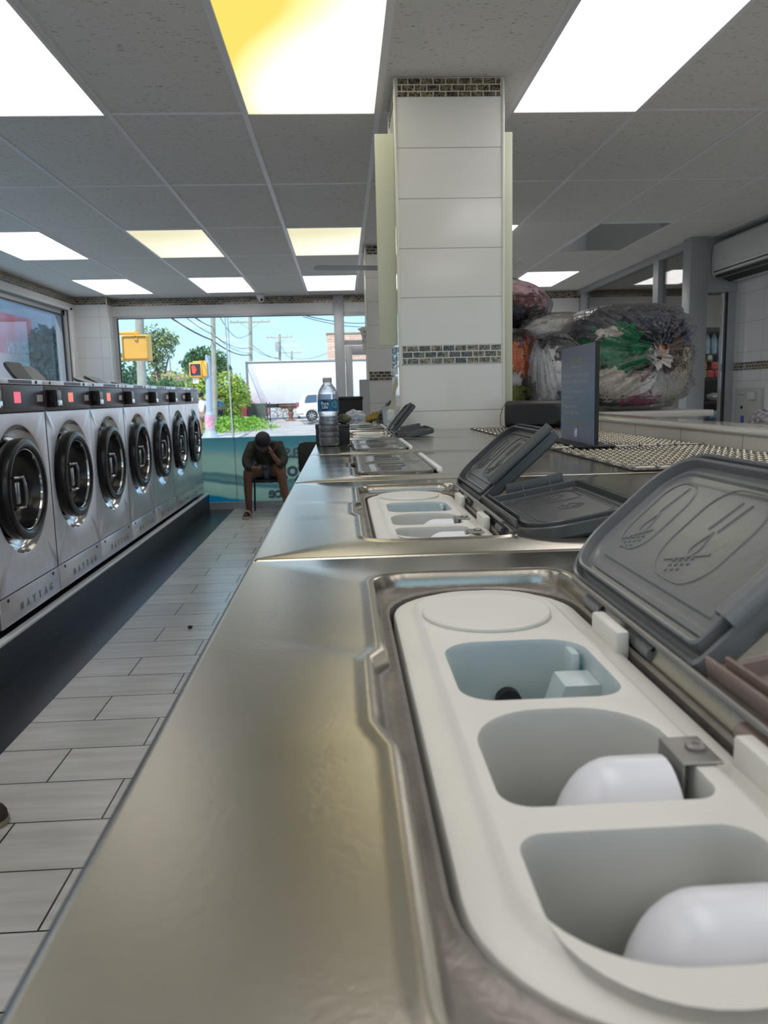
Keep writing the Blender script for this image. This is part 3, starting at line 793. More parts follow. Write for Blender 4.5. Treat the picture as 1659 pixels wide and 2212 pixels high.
    r = MB(); r.cyl((.183, -.20, .0055), (.183, .20, .0055), .0022, seg=8); r.cyl((.1865, -.07, .003), (.1865, .07, .003), .0014, seg=6); r.build('hinge_rod', 'steel_d', tray)
    return tray

def door_parts(parent, mats=('black', 'chrome', 'black_m'), sx=1, y=0, z=.706, handle='handle_m', k=1.0):
    """round porthole door on a face at x=0 opening towards +x (sx=1) or -x"""
    def A(p): return [(r * k, h * sx) for r, h in p]
    mb = MB(); mb.lathe(A([(.272, -.05), (.284, -.03), (.290, .0), (.290, .024), (.284, .036), (.270, .043), (.252, .044), (.243, .041), (.236, .034), (.231, .022)]), 56, c=(0, y, z), ax='x')
    dr = mb.build('porthole_door', mats[0], parent)
    mb = MB(); mb.lathe(A([(.231, .022), (.229, .029), (.225, .028), (.222, .018)]), 56, c=(0, y, z), ax='x'); mb.build('glass_ring', mats[1], dr)
    mb = MB(); mb.lathe(A([(.223, .018), (.212, -.02), (.185, -.06), (.12, -.085), (0, -.095)]), 48, c=(0, y, z), ax='x'); mb.build('door_glass', mats[0], dr)
    mb = MB()
    yy = y - sx * .222 * k
    pts = [(.045 * sx, yy, z + .085), (.058 * sx, yy + sx * .03, z + .084), (.062 * sx, yy + sx * .085, z + .083), (.070 * sx, yy + sx * .092, z + .04), (.073 * sx, yy + sx * .094, z), (.070 * sx, yy + sx * .092, z - .04), (.062 * sx, yy + sx * .085, z - .083), (.058 * sx, yy + sx * .03, z - .084), (.045 * sx, yy, z - .085)]
    mb.tube(pts, .0095, 8)
    mb.box(*(sorted((.040 * sx, .060 * sx))), *sorted((yy + sx * .005, yy + sx * .055)), z - .060, z + .060, .006)
    mb.build('door_handle', handle, dr)
    return dr

def make_washer(label, x1=.62, ya=-.343, yb=.343):
    root = thing('washing_machine', label, 'washing machine', (XO, 0, 0), group='steel topped washers along the island')
    off = (XO, 0, -T); 
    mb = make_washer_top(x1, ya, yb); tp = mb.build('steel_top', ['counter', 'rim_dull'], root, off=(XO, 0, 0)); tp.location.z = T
    mb = MB(); mb.box(-.080, x1 - .005, ya + .003, yb - .003,   .06, 1.183, .006); mb.box(-.06, x1 - .03, ya + .01, yb - .01, 0, .06); mb.build('cabinet', 'steel', root, off=(XO, 0, 0))
    mb = MB(); mb.box(-.088, -.079, ya + .005, yb - .005, 1.06, 1.181, .003); mb.build('control_panel', 'maroon', root, off=(XO, 0, 0))
    dr = door_parts(root, sx=-1, y=0, z=.62, k=.8)
    dr.location = (-.079 - XO, 0, 0)
    tray = make_tray_parts(root, (0, 0, 0)); tray.location = (-XO, 0, T)
    return root

def lids_for(root, state, yc):
    if state == 'open_grey':
        make_lid(False, 'lid', root, -.014, 42, x=.187 - XO); make_lid(True, 'lid_b', root, -.017, 10, x=.187 - XO)
    elif state == 'open':
        make_lid(False, 'lid_d', root, -.014, 42, x=.187 - XO); make_lid(True, 'lid_d', root, -.017, 10, x=.187 - XO)
    elif state == 'open_low':
        make_lid(False, 'lid_d', root, -.014, 50, x=.187 - XO); make_lid(True, 'lid_d', root, -.017, 9, x=.187 - XO)
    else:
        # closed pair: glossy top cover with wavy pressing and a white hinge strip
        for s, n_ in ((1, 'dispenser_lid'), (-1, 'dispenser_lid')):
            mb = MB()
            r4 = [.045, .045, .004, .004] if s > 0 else [.004, .004, .045, .045]
            def lp(d, z): return [(x, y, z) for x, y in rr(.1035, s * .122, .0775 - d, .120 - d, [max(.003, q - d) for q in r4], 7, 10)]
            mb.loft([lp(0, -.006), lp(0, .004), lp(.002, .0058), lp(.012, .0062), lp(.020, .0040), lp(.028, .0036), lp(.036, .0050), lp(.05, .0052)], True, True)
            o = mb.build(n_, 'lid_closed', root, off=(XO, 0, 0)); o.location.z = T
            e = MB(); e.tube([(x, y, .0056) for x, y in rr(.100, s * .085, .030, .028, .014, 6, 2)], .0007, 5, closed=True)
            e.tube([(x, y, .0056) for x, y in rr(.095, s * .165, .022, .018, .014, 6, 2)], .0007, 5, closed=True)
            for q in range(3): e.tube([(.085 + .008 * q, s * .085 - .010, .0056), (.087 + .008 * q, s * .085 + .010, .0056)], .0007, 5)
            oo = e.build('embossed_symbols', 'lid_d', o, off=(XO, 0, 0))
        mb = MB(); mb.box(.186, .197, -.205, .205, -.002, .009, .002); st = mb.build('hinge_strip', 'white_lab', root, off=(XO, 0, 0)); st.location.z = T

states = ['open_grey', 'open', 'closed', 'closed', 'open_low', 'closed', 'open_low']
labels = ['nearest island washer with open white detergent tray filling the foreground', 'second island washer with both charcoal tray lids tipped open',
          'third island washer, its glossy dispenser lids shut, just past the tray with charcoal lids', 'fourth island washer, lids shut, with the water bottle and black box standing on it',
          'fifth island washer in front of the near pillar with small open dark lids', 'sixth island washer with shut lids, beside the near pillar', 'farthest island washer with open dark lids by the yellow cloth']
proto = make_washer(labels[0])
roots = []
for i, stt in enumerate(states):
    o = proto if i == 0 else copy_tree(proto) if i < 4 else make_washer(labels[i], *[(.62, -.343, .273), (.243, -.400, .343), (.243, -.343, .343)][i - 4])
    o.location = (XO, WY0 + WP * (i + .5), 0); o['label'] = labels[i]; roots.append(o)
for i, stt in enumerate(states):
    lids_for(roots[i], stt, 0)
# steel deck behind the machines
YE = WY0 + WP * 7
mb = MB(); mb.box(.6212, .955, .072, 3.438, T - .03, T - .0006, .003); mb.box(.66, .95, .08, 3.43, 0, T - .03)
tag(mb.build('service_deck', 'counter'), 'flat steel deck between the washers and the tiled ledge, under the woven mats', 'counter')
mb = MB(); mb.box(.709, .955, 3.44, YE, 0, T - .0006); tag(mb.build('side_deck', 'counter'), 'steel deck running past the right side of the near pillar', 'counter')

# woven mats
for i, (y0, y1, l) in enumerate(((1.47, 2.035, 'woven steel mesh mat lying nearest, its corner behind the big grey lid'), (2.05, 3.42, 'woven steel mesh mat under the blue sign and the black speaker'))):
    t = thing('mesh_mat', l, 'mat', (.75, (y0 + y1) / 2, T), group='woven mats along the island')
    mb = MB(); mb.box(.551, .953, y0, y1, .0004, .0028); mb.build('mat_base', 'black_m', t, off=(.75, (y0 + y1) / 2, 0))
    mb = MB(); cw, cd = .0158, .046; nx = int(.402 / cw); ny = int((y1 - y0) / cd)
    for a in range(ny):
        for b in range(nx):
            cx = .5585 + cw * (b + .5 * (a % 2)); cy = y0 + cd * (a + .5); w_ = cw * .38; d_ = cd * .34
            if cx + w_ > .953: continue
            tl = .0012 * noise.noise(Vector((cx * 60, cy * 60, 0)))
            hexa = [(1, 0), (.6, 1), (-.6, 1), (-1, 0), (-.6, -1), (.6, -1)]
            mb.loft([[(cx + p * w_, cy + q * d_, .0024) for p, q in hexa], [(cx + p * w_ * .85, cy + q * d_ * .8, .0060 + tl * p) for p, q in hexa], [(cx + p * w_ * .35, cy + q * d_ * .35, .0088 + tl * p) for p, q in hexa]], False, True)
    mb.build('weave', 'meshmat', t, off=(.75, (y0 + y1) / 2, 0), sharp=70)
    mb = MB(); mb.tube([(.545 + .41 * q / 14, (y0 if q > -1 else y1) + .003 * sin(q * 1.7), .007) for q in range(15)], .0035, 6)
    for q in range(9): mb.ball((.55 + .047 * q, y0 + .003 * sin(q * 5), .009), .0055, 6, 4)
    mb.build('end_rod', 'steel_d', t, off=(.75, (y0 + y1) / 2, 0))

# tiled ledge wall
mb = MB()
mb.box(.956, 1.124, .0, 4.0, 0, 1.342)
mb.cur = 1; mb.box(.950, 1.13, .0, 4.003, 1.342, 1.3555, .006)
mb.cur = 0
tag(mb.build('tiled_ledge', ['ledge_tile', mat('glossy_ledge_cap', (.58, .565, .51), .07, bump=(6, .03))]), 'low white tiled ledge running along the right of the island', 'ledge')

# ------------------------------------------------------------------ machine row along the left wall
MX, MY0, MW, MZ, MH = -1.84, 4.981 - .872, .872, .2365, 1.361
mb = MB(); mb.box(-3.28, -2.89, 3.2, 10.19, 0, .222); mb.box(-2.89, -1.807, 3.2, 10.40, 0, .222); pl = tag(mb.build('tiled_plinth', 'dark_tile'), 'dark tiled plinth carrying the row of washers on the left', 'plinth')
mb = MB(); mb.box(-1.845, -1.797, 3.2, 10.40, .216, .2362, .005); mb.build('edge_strip', mat('satin_edge_strip', (.88, .90, .95), .3, .2), pl)

def make_maytag():
    root = thing('washing_machine', '-', 'washing machine', (MX, 0, MZ), group='front loading washers on the dark plinth')
    hw = .4325
    mb = MB(); mb.box(-.95, -.006, -hw, hw, .0, MH, .006)
    mb.m = None
    cab = MB()
    # hollow cabinet: sides, top, back and bottom so the door recess can sit inside
    cab.box(-.95, -.001, -hw, -hw + .01, .036, MH); cab.box(-.95, -.001, hw - .01, hw, .036, MH); cab.box(-.95, -.001, -hw + .01, hw - .01, MH - .012, MH - .002)
    cab.box(-.95, -.94, -hw + .01, hw - .01, .036, MH - .012); cab.box(-.94, -.001, -hw + .01, hw - .01, .036, .046)
    cab.build('cabinet', 'steel_d', root)
    for fx in (-.08, -.88):
        for fy in (-.36, .36):
            ft = MB(); ft.cyl((fx, fy, 0), (fx, fy, .036), .022, seg=12); ft.build('foot', 'black_m', root)
    # front sheet with the round dished recess
    z0, z1 = .197, 1.172; cz = .74
    f = MB(); rect = rr(0, (z0 + z1) / 2, hw, (z1 - z0) / 2, .004, 5, 12); n = len(rect)
    def P(pts, x): return [(x, y, z) for y, z in pts]
    rb = rr(0, (z0 + z1) / 2, hw - .004, (z1 - z0) / 2 - .004, .004, 5, 12)
    def C(r):
        out = []
        for y, z in rect:
            a = math.atan2(z - cz, y); out.append((r * cos(a), cz + r * sin(a)))
        return out
    f.loft([P(rect, -.008), P(rect, -.003), P(rb, 0), P(C(.372), 0), P(C(.366), -.002)])
    f.cur = 1
    f.loft([P(C(.366), -.002), P(C(.360), -.012), P(C(.345), -.034), P(C(.32), -.052), P(C(.295), -.058), P(C(.25), -.058)])
    f.build('front_panel', ['steel', 'bowl'], root)
    door_parts(root, sx=1, y=-.005, z=cz)
    mb = MB(); mb.box(-.006, .004, -hw, hw, .036, .193, .003)
    lp = mb.build('kick_panel', 'steel', root)
    for li, lc in enumerate('MAYTAG'):
        text('letter', lc, .060, 'steel_d', (0, 1, 0), (0, 0, 1), (.0045, -.165 + .090 * li, .080), lp, 'CENTER', .0012, bold=.0014)
    for y in (-hw + .10, hw - .10): mb = MB(); mb.lathe([(.010, .004), (.010, .007), (0, .008)], 12, c=(0, y, .172), ax='x'); mb.build('screw', 'black_m', lp)
    mb = MB(); mb.box(-.006, .006, -hw, hw, 1.176, 1.328, .003); cp = mb.build('control_panel', 'maroon', root)
    mb = MB(); mb.box(.006, .008, -.165, .205, 1.19, 1.318, .001); dp = mb.build('display_panel', 'disp_panel', cp)
    mb = MB(); mb.box(.008, .0095, -.022, .070, 1.226, 1.288); lcd = mb.build('lit_display', 'lcd', dp)
    mb = MB(); mb.box(.006, .0075, .318, .405, 1.232, 1.272); mb.build('instruction_label', 'white_lab', cp)
    mb = MB(); mb.loft([[(.0, -hw + .012, z0_), (.070, -hw + .020, z0_ + .006), (.070, -hw + .105, z0_ + .006), (.0, -hw + .115, z0_)] if 0 else
                        [(x, y, z0_) for x, y in rr(.034, -hw + .065, .034 - d, .045 - d, .008, 3, 1)] for z0_, d in ((1.195, .006), (1.202, 0), (1.296, 0), (1.302, .006))], True, True)
    cb = mb.build('coin_box', 'black', cp)
    mb = MB(); mb.box(.068, .074, -hw + .028, -hw + .102, 1.204, 1.238, .002); mb.build('coin_slot', 'chrome', cb)
    mb = MB(); mb.box(.068, .071, -hw + .03, -hw + .10, 1.246, 1.292, .002); mb.build('coin_plate', 'steel_d', cb)
    mb = MB(); mb.box(-.008, .003, -hw, hw, 1.332, MH, .002); ts = mb.build('top_strip', 'steel', root)
    mb = MB(); mb.box(.003, .0042, -.066, .10, 1.336, 1.356); mb.build('printed_label', 'purple_lab', ts); mb = MB(); mb.box(.003, .0042, .105, .262, 1.336, 1.356); mb.build('printed_label', 'purple_lab', ts)
    for y in (-hw + .11, hw - .10): mb = MB(); mb.lathe([(.010, .003), (.010, .006), (0, .007)], 12, c=(0, y, 1.346), ax='x'); mb.build('screw', 'black_m', ts)
    return root
mlabels = ['left-row washer cut by the left edge of the photo, nearest one', 'left-row washer second from the left edge, orange display lit',
           'third left-row washer from the photo edge, in front of the pier', 'fourth left-row washer from the photo edge', 'fifth left-row washer, third counted from the far end',
           'left-row washer next to the last one by the front window', 'last left-row washer, its side against the front window']
m0 = make_maytag()
mrow = [m0] + [copy_tree(m0) for _ in range(6)]
for i in range(7):
    o = mrow[i]
    o.location = (MX, MY0 + MW * (i + .5) + (.0, .004, -.002, .003, -.002, .003, -.002)[i], MZ); o['label'] = mlabels[i]
    if i:
        for ch in kids(o):
            if ch.name.startswith('control_panel'):
                for c2 in kids(ch):
                    for c3 in kids(c2):
                        if c3.name.startswith('lit_display'):
                            me = c3.data.copy(); me.materials[0] = M['lcd2']; c3.data = me
                            if i > 2: me.materials[0] = M['disp_panel']
    lz = MH - .004
    if i in (1, 3, 4):
        for near, ph in ((False, (0, 46, 0, 30, 14)[i]), (True, (0, 56, 0, 22, 10)[i])):
            l_ = make_lid(near, 'lid_d', o, 0, 180 - ph if 0 else ph, x=-.22 if i == 1 else -.30, z=lz + .006, scale=1.0 if i == 1 else 1.1)
            l_.rotation_euler = (0, -R(180 - ph), 0)
            l_.location.y = .0
    else:
        for ya, yb in ((.0, .22), (.25, .36)):
            mb = MB(); mb.box(-.30, -.12, ya, yb, lz - .002, lz + .008, .004); mb.build('dispenser_lid', 'lid_d', o)

# ------------------------------------------------------------------ things on the island
# water bottle
BX, BY = -.0475, 2.497
t = thing('water_bottle', 'clear plastic water bottle with blue label, half full, on the steel washer top', 'bottle', (BX, BY, T))
def rib(a, h): return 0
prof = [(.0, .002), (.020, .0), (.029, .003), (.0318, .010), (.0318, .022), (.0302, .027), (.0318, .032), (.0318, .040), (.0300, .045), (.0318, .050), (.0316, .060), (.0296, .065), (.0312, .070), (.0308, .080), (.0285, .090),
        (.0300, .101), (.0322, .104), (.0325, .108), (.0322, .110), (.0322, .146), (.0328, .149), (.0328, .156), (.0318, .160), (.0300, .168), (.0235, .182), (.0160, .193), (.0132, .197), (.0128, .204), (.0150, .205), (.0150, .207), (.0120, .208), (.0120, .2095)]
mb = MB(); mb.lathe(prof, 40, ripple=lambda a, h: .012 * cos(a * 10) if .155 < h < .185 else 0); mb.build('bottle_body', 'pet', t)
mb = MB(); mb.lathe([(.0, .003)] + [(r - .0008, h) for r, h in prof[1:15]] + [(.0270, .094), (0, .094)], 32); mb.build('water', 'water', t)
mb = MB(); mb.lathe([(.0138, .199), (.0142, .200), (.0142, .2125), (.0132, .2138), (0, .2138)], 24, ripple=lambda a, h: .01 * cos(a * 24)); mb.build('bottle_cap', mat('pale_bottle_cap', (.50, .47, .44), .4), t)
M['lab_blue'] = mat('blue_bottle_label', (.015, .14, .27), .3); M['lab_navy'] = mat('navy_label_disc', (.012, .02, .10), .3); M['lab_txt'] = mat('label_white', (.85, .88, .9), .4)
mb = MB(); mb.lathe([(.0329, .1095), (.0329, .1465)], 40); lb = mb.build('label_wrap', 'lab_blue', t)
def wrap(ob, r):      # bend flat artwork round the bottle
    for v in ob.data.vertices:
        a = -pi / 2 + v.co.x / r; rad = r - v.co.y * 0
        v.co = Vector((rad * cos(a), rad * sin(a), v.co.z))
mb = MB(); mb.add([(-.009, 0, .128)] + [(-.009 + .0165 * cos(q), 0, .128 + .0175 * sin(q)) for q in [i * pi / 12 for i in range(24)]], [(0, i + 1, (i + 1) % 24 + 1) for i in range(24)])
o = mb.build('label_disc', 'lab_navy', lb); wrap(o, .0332)
o = text('writing', 'Pure\nLife', .0135, 'lab_txt', (1, 0, 0), (0, 0, 1), (-.010, 0, .130), lb, 'CENTER', line=.85); wrap(o, .0335)
mb = MB(); mb.tube([(.021 + .006 * cos(q), 0, .130 + .008 * sin(q)) for q in [i * pi / 8 for i in range(16)]], .0007, 4, closed=True); mb.tube([(.021 + .010 * cos(q), 0, .130 + .012 * sin(q)) for q in [i * pi / 8 - 1.2 for i in range(8)]], .0008, 4)
o = mb.build('label_emblem', mat('label_pale_green', (.35, .6, .5), .4), lb); wrap(o, .0334)

t = thing('black_box', 'small matt black box standing behind the water bottle', 'box', (-.037, 2.60, T))
mb = MB(); mb.box(-.055, .055, -.03, .03, 0, .064, .002); mb.build('box_body', 'black_m', t)
mb = MB(); mb.box(-.056, .056, -.031, .031, .052, .066, .002); mb.build('box_lid', 'black', t)
o = MB().ball((.0, 0, 0), (.024, .018, .016), 24, 14, .12, 3, 3).build('bottle_cap', mat('mottled_green_black', (.03, .045, .03), .15, vary=(40, .8, (.12, .12, .06))), loc=(.0, 2.585, T + .0815)); o.name = 'dark_pebble'
tag(o, 'dark mottled rounded lump lying on the black box right of the bottle', 'stone')
mb = MB(); mb.ball((0, 0, 0), (.036, .022, .021), 28, 16, .35, 3, 5)
o = mb.build('crumpled_bag', glass_mat('milky_plastic', (.8, .84, .9), 2.2, .15, (30, .8), .45, (.75, .8, .88)), loc=(.036, 2.63, T + .086)); tag(o, 'crumpled milky plastic bag at the right end of the black box', 'plastic bag')
mb = MB(); mb.loft([[(-.030, -.02, .0), (.03, -.02, .004), (.034, .02, .004), (-.02, .02, 0)], [(-.045, -.018, .004), (.028, -.02, .02), (.03, .018, .022), (-.015, .02, .012)]], True, True)
mb.tube([(-.05, -.03, .002), (-.03, -.025, -.001), (.0, -.02, .0), (.03, -.018, .002)], .001, 5); mb.tube([(-.055, -.02, .006), (-.035, 0, .002), (.0, .01, .006)], .001, 5)
o = mb.build('plastic_wrapper', glass_mat('crinkled_wrapper', (.85, .88, .92), 2.5, .12, (40, .9), .3, (.7, .72, .75)), loc=(-.080, 2.60, T + .0672)); tag(o, 'flat crinkled clear wrapper sticking out left of the bottle on the black box', 'wrapper')

# far end of the island
t = thing('black_bin', 'black rectangular bin top rising at the far end of the island behind the bottle', 'bin', (.043, 5.30, 0))
mb = MB(); mb.loft([[(x, y, z) for x, y in rr(0, 0, h, h2, .01, 4, 1)] for z, h, h2 in ((0, .075, .12), (1.43, .084, .13))], True, True); mb.build('bin_body', 'black_m', t)
mb = MB(); mb.box(-.088, .088, -.135, .135, 1.43, 1.452, .006); mb.build('bin_rim', 'black_m', t)
mb = MB(); mb.box(.128, .20, 6.0, 6.10, 0, 1.575, .004); tag(mb.build('grey_post_box', 'alu'), 'pale grey upright box left of the far pillar', 'post')
t = thing('notice_holder', 'curved white plastic notice holder on the left side of the far pillar', 'notice', (.215, 7.12, 1.95))
mb = MB(); cv = [(-.07, .0), (-.045, -.02), (-.028, -.08), (-.022, -.2)]
mb.loft([[(x, 0, z + .09) for x, z in cv] + [(.015, 0, -.11), (.015, 0, .115)], [(x, .012, z + .09) for x, z in cv] + [(.015, .012, -.11), (.015, .012, .115)]], True, True); mb.build('holder', 'white', t)
text('writing', 'Pl\nS\nL...', .035, 'black_m', (1, 0, 0), (0, 0, 1), (-.004, -.002, .05), t, 'CENTER', line=1.1)

def cloth(name, c, rx, ry, rz, m, seed, label, cat):
    mb = MB(); mb.ball((0, 0, 0), (rx, ry, rz), 36, 18, .45, 2.2, seed)
    for v in mb.v:
        if v.z < 0: v.z *= .1
    return tag(mb.build(name, m, loc=c), label, cat)
M['yellow'] = mat('yellow_cloth', (.42, .29, .06), .8, bump=(60, .5))
cloth('folded_cloth', (.205, 4.75, T + .0065), .075, .05, .045, 'yellow', 3, 'crumpled yellow cleaning cloth lying by the farthest open dispenser lids', 'cloth')
t = thing('plastic_tub', 'translucent white plastic tub against the left side of the near pillar', 'tub', (.236, 4.05, T + .001))
mb = MB(); mb.lathe([(0, 0), (.032, 0), (.040, .09), (.043, .092), (.043, .097), (.038, .097), (.030, .004), (0, .004)], 28); mb.build('tub_body', glass_mat('milky_tub', (.85, .88, .9), 1, .2, None, .5, (.8, .85, .88)), t)
t = thing('spray_bottle', 'white jug with label lines beside the near pillar base', 'bottle', (.222, 3.66, T + .001))
mb = MB(); mb.loft([[(x, y, z) for x, y in rr(0, 0, h, h, .006, 3, 1)] for z, h in ((0, .018), (.004, .020), (.075, .020), (.085, .014), (.09, .009), (.105, .009))], True, True); mb.build('jug_body', mat('white_jug', (.70, .78, .78), .35), t)
mb = MB(); mb.box(-.0205, .0205, -.0206, -.0199, .028, .030); mb.box(-.0205, .0205, -.0206, -.0199, .036, .0372); mb.build('label_line', 'ink', t)

# speaker
t = thing('speaker', 'black rounded speaker box with thin cable on the mesh mat right of the pillar', 'speaker', (.785, 3.22, T + .0085), R(-16))
mb = MB(); loops = []
for x, k in ((-.118, .80), (-.113, .94), (-.104, 1), (.104, 1), (.113, .94), (.118, .80)):
    loops.append([(x, y * k, .055 + z * k) for y, z in rr(0, 0, .06, .055, .03, 6, 2)])
mb.loft(loops, True, True); mb.build('speaker_body', mat('speaker_black', (.012, .012, .013), .45), t)
mb = MB(); mb.loft([[(x, y, z) for x, z in rr(0, .055, .095, .04, .025, 5, 2)] for y in (-.0615, -.058)], True, True); mb.build('speaker_grille', 'black_m', t)
mb = MB(); mb.tube([(-.115, .0, .10), (-.128, 0, .085), (-.138, -.01, .05), (-.137, -.02, .012), (-.12, -.03, .003), (-.10, -.03, .004)], .0016, 6); mb.build('cable', 'black_m', t)

# blue counter sign
sd = Vector((.655 - .667, 2.02 - 2.375, 0)); ang = math.atan2(sd.y, sd.x)
t = thing('counter_sign', 'blue acrylic notice headed REMINDER standing on a black T base on the mesh mat', 'sign', ((.655 + .667) / 2, (2.02 + 2.375) / 2, T + .0085), ang)
hl = sd.length / 2
mb = MB(); mb.box(-hl, hl, -.0045, .0065, .004, .270); mb.build('backing_board', 'black_m', t)
mb = MB(); mb.box(-hl + .001, hl - .0008, -.0062, -.0045, .004, .2695)
face = mb.build('printed_face', 'blue_sign', t)
M['sign_y'] = mat('muted_gold_print', (.42, .42, .26), .5); M['sign_w'] = mat('pale_grey_print', (.46, .48, .52), .5); M['sign_yy'] = mat('mustard_print', (.42, .38, .10), .5)
mb = MB(); loops = []
mb.box(-hl - .004, hl + .030, -.052, .045, 0, .0045, .001); mb.build('base_plate', 'black_m', t)
# camera-side face looks towards local -y ; its reading direction runs along +x of the sign
def st(body, size, m, u, z, al='LEFT', w=1.0, sp=1.0): text('writing', body, size, m, (1, 0, 0), (0, 0, 1), (u, -.0068, z), face, al, width=w, spacing=sp)
st('REMINDER', .0185, 'sign_y', 0, .2230, 'CENTER', 1.2)
mb = MB(); mb.box(-.06, .06, -.0066, -.0060, .2115, .2128); mb.build('rule', 'sign_y', face)
for i, l in enumerate(['\u2022 Before using washer/dryer check your clothing, &', '  washer/dryer for crayons, lip stick, pens, etc']): st(l, .0155, 'sign_w', -.158, .186 - .017 * i, w=.92)
for i, l in enumerate(['\u2022 At our laundry, we help you care for', '  the clothes you wear']): st(l, .0155, 'sign_w', -.158, .141 - .018 * i, w=.92)
for i, l in enumerate(['\u2022 We suggest using less soap', '  - Try using 1/2 regular amount']): st(l, .0155, 'sign_w', -.158, .098 - .017 * i, w=.92)
st('Please see the attendant to remove your clothes', .0120, 'sign_yy', 0, .057, 'CENTER', 1.0)
mb = MB(); mb.tube([(x, -.0066, z) for x, z in rr(0, .029, .009, .011, .006, 4, 2)], .0012, 5, closed=True); mb.tube([(x, -.0066, z) for x, z in rr(0, .031, .004, .004, .003, 4, 1)], .001, 5, closed=True); mb.build('emblem', 'lab_txt', face)

# ------------------------------------------------------------------ folding table with laundry bags
TZ = 1.334
t = thing('folding_table', 'long folding table top with pale edge under the laundry bags', 'table', (1.55, 5.0, 0))
M['table_edge'] = mat('grey_laminate', (.48, .47, .44), .3)
mb = MB(); mb.box(1.00, 2.02, 4.22, 5.9, TZ - .034, TZ, .003); mb.build('table_top', 'table_edge', t, off=(1.55, 5.0, 0))
mb = MB(); mb.box(1.06, 1.97, 4.30, 5.85, 0, TZ - .034); mb.build('base_cabinet', 'tilew', t, off=(1.55, 5.0, 0))

CL = {}
def cloth_mat(n, c, c2=None):
    if n not in CL: CL[n] = mat('laundry_' + n, c, .85, bump=(22, .8), vary=(18, .6, c2 or tuple(min(1, q * 1.6 + .01) for q in c)))
    return CL[n]
PAL = {'green': (.006, .17, .06), 'navy': (.015, .02, .05), 'black': (.012, .012, .015), 'beige': (.62, .57, .49), 'magenta': (.40, .02, .16), 'grey': (.07, .07, .08), 'tan': (.45, .38, .28), 'orange': (.62, .13, .02),
       'red': (.26, .012, .03), 'white': (.76, .74, .73), 'pink': (.55, .36, .40), 'lime': (.30, .36, .03), 'blue': (.03, .07, .22), 'cream': (.72, .69, .61), 'maroon': (.16, .02, .03), 'rust': (.42, .10, .05), 'brown': (.10, .06, .04)}
def bag(label, c, r, pole, items, seed, knot=True, pw=.72, rip=.055, n=64, film='film', taper=0, ks=1.0):
    """clear bag: film shell gathered at a knot on the 'pole' direction, garments inside as children"""
    t = thing('laundry_bag', label, 'laundry bag', (c[0], c[1], c[2] - r[2]), group='clear bags of laundry on the folding table')
    o = (c[0], c[1], c[2] - r[2]); base = c[2] - r[2]
    P = Vector(pole).normalized(); A = P.orthogonal().normalized(); B = P.cross(A)
    rnd = random.Random(seed); ph = [rnd.uniform(0, 6.28) for _ in range(5)]
    def pt(th, a, k=1.0):
        d = P * cos(th) + (A * cos(a) + B * sin(a)) * sin(th)
        e = Vector([math.copysign(abs(q) ** pw, q) for q in d])
        w = rip * (sin(a * n / 2 + ph[0] + 2 * sin(th * 2)) * .5 + sin(a * 17 + ph[1]) * .5) * (.25 + 1.1 * max(0, cos(th)) ** 1.5)
        w += .06 * noise.noise(d * 2.4 + Vector((seed, 0, 0)))
        # dimple towards the knot
        dm = 1 - .10 * math.exp(-(th / .25) ** 2) * (1 if knot else 0)
        s = (1 + w) * dm * k
        if taper and d.z > 0: e = Vector((e.x * (1 - taper * d.z ** 1.6), e.y * (1 - taper * d.z ** 1.6), e.z))
        p = Vector((c[0] + e.x * r[0] * s, c[1] + e.y * r[1] * s, c[2] + e.z * r[2] * s))
        if p.z < base + .002: p.z = base + .002
        return p
    mb = MB(); S = 260; loops = []
    for i in range(1, 30): loops.append([pt(pi * i / 30, 2 * pi * j / S) for j in range(S)])
    mb.loft(loops, True, True); mb.build('bag_film', film, t, off=o, sharp=60)
    if knot:
        k0 = pt(.04, 0); mb = MB()
        loops = []
        for q, (h, rad) in enumerate(((-.02, .050), (.012, .020), (.022, .014), (.030, .017), (.046, .030), (.056, .042), (.062, .050))):
            l = []
            for j in range(60):
                a = 2 * pi * j / 60; nv = Vector((cos(a) * 1.6, sin(a) * 1.6, seed)); rr_ = rad * (1 + .75 * noise.noise(nv) + .55 * noise.noise(nv * 3.1) * min(1, q / 3))
                l.append(k0 + P * (h * ks + (.03 * noise.noise(nv * 1.7) + .012 * noise.noise(nv * 5) if q > 4 else 0)) + (A * cos(a) + B * sin(a)) * rr_ * (1 if ks == 1 else .8))
            loops.append(l)
        mb.loft(loops); mb.build('knot', 'film_knot', t, off=o, sharp=60)
    for i, (cn, dx, dy, dz, sx, sy, sz) in enumerate(items):
        mb = MB(); cc = (c[0] + dx * r[0], c[1] + dy * r[1], c[2] + dz * r[2])
        mb.ball(cc, (sx * r[0], sy * r[1], sz * r[2]), 40, 24, .55, 2.6, seed * 3.7 + i, pw=.85)
        for v in mb.v:
            # stay inside the shell
            q = Vector(((v.x - c[0]) / r[0], (v.y - c[1]) / r[1], (v.z - c[2]) / r[2])); e_ = 2 / pw
            L_ = (abs(q.x) ** e_ + abs(q.y) ** e_ + abs(q.z) ** e_) ** (1 / e_)
            if L_ > .93:
                q = q * (.93 / L_); v.x, v.y, v.z = c[0] + q.x * r[0], c[1] + q.y * r[1], c[2] + q.z * r[2]
            if v.z < base + .008: v.z = base + .008
        mb.build('garment', cloth_mat(cn, PAL[cn]), t, off=o, sharp=80)
    return t
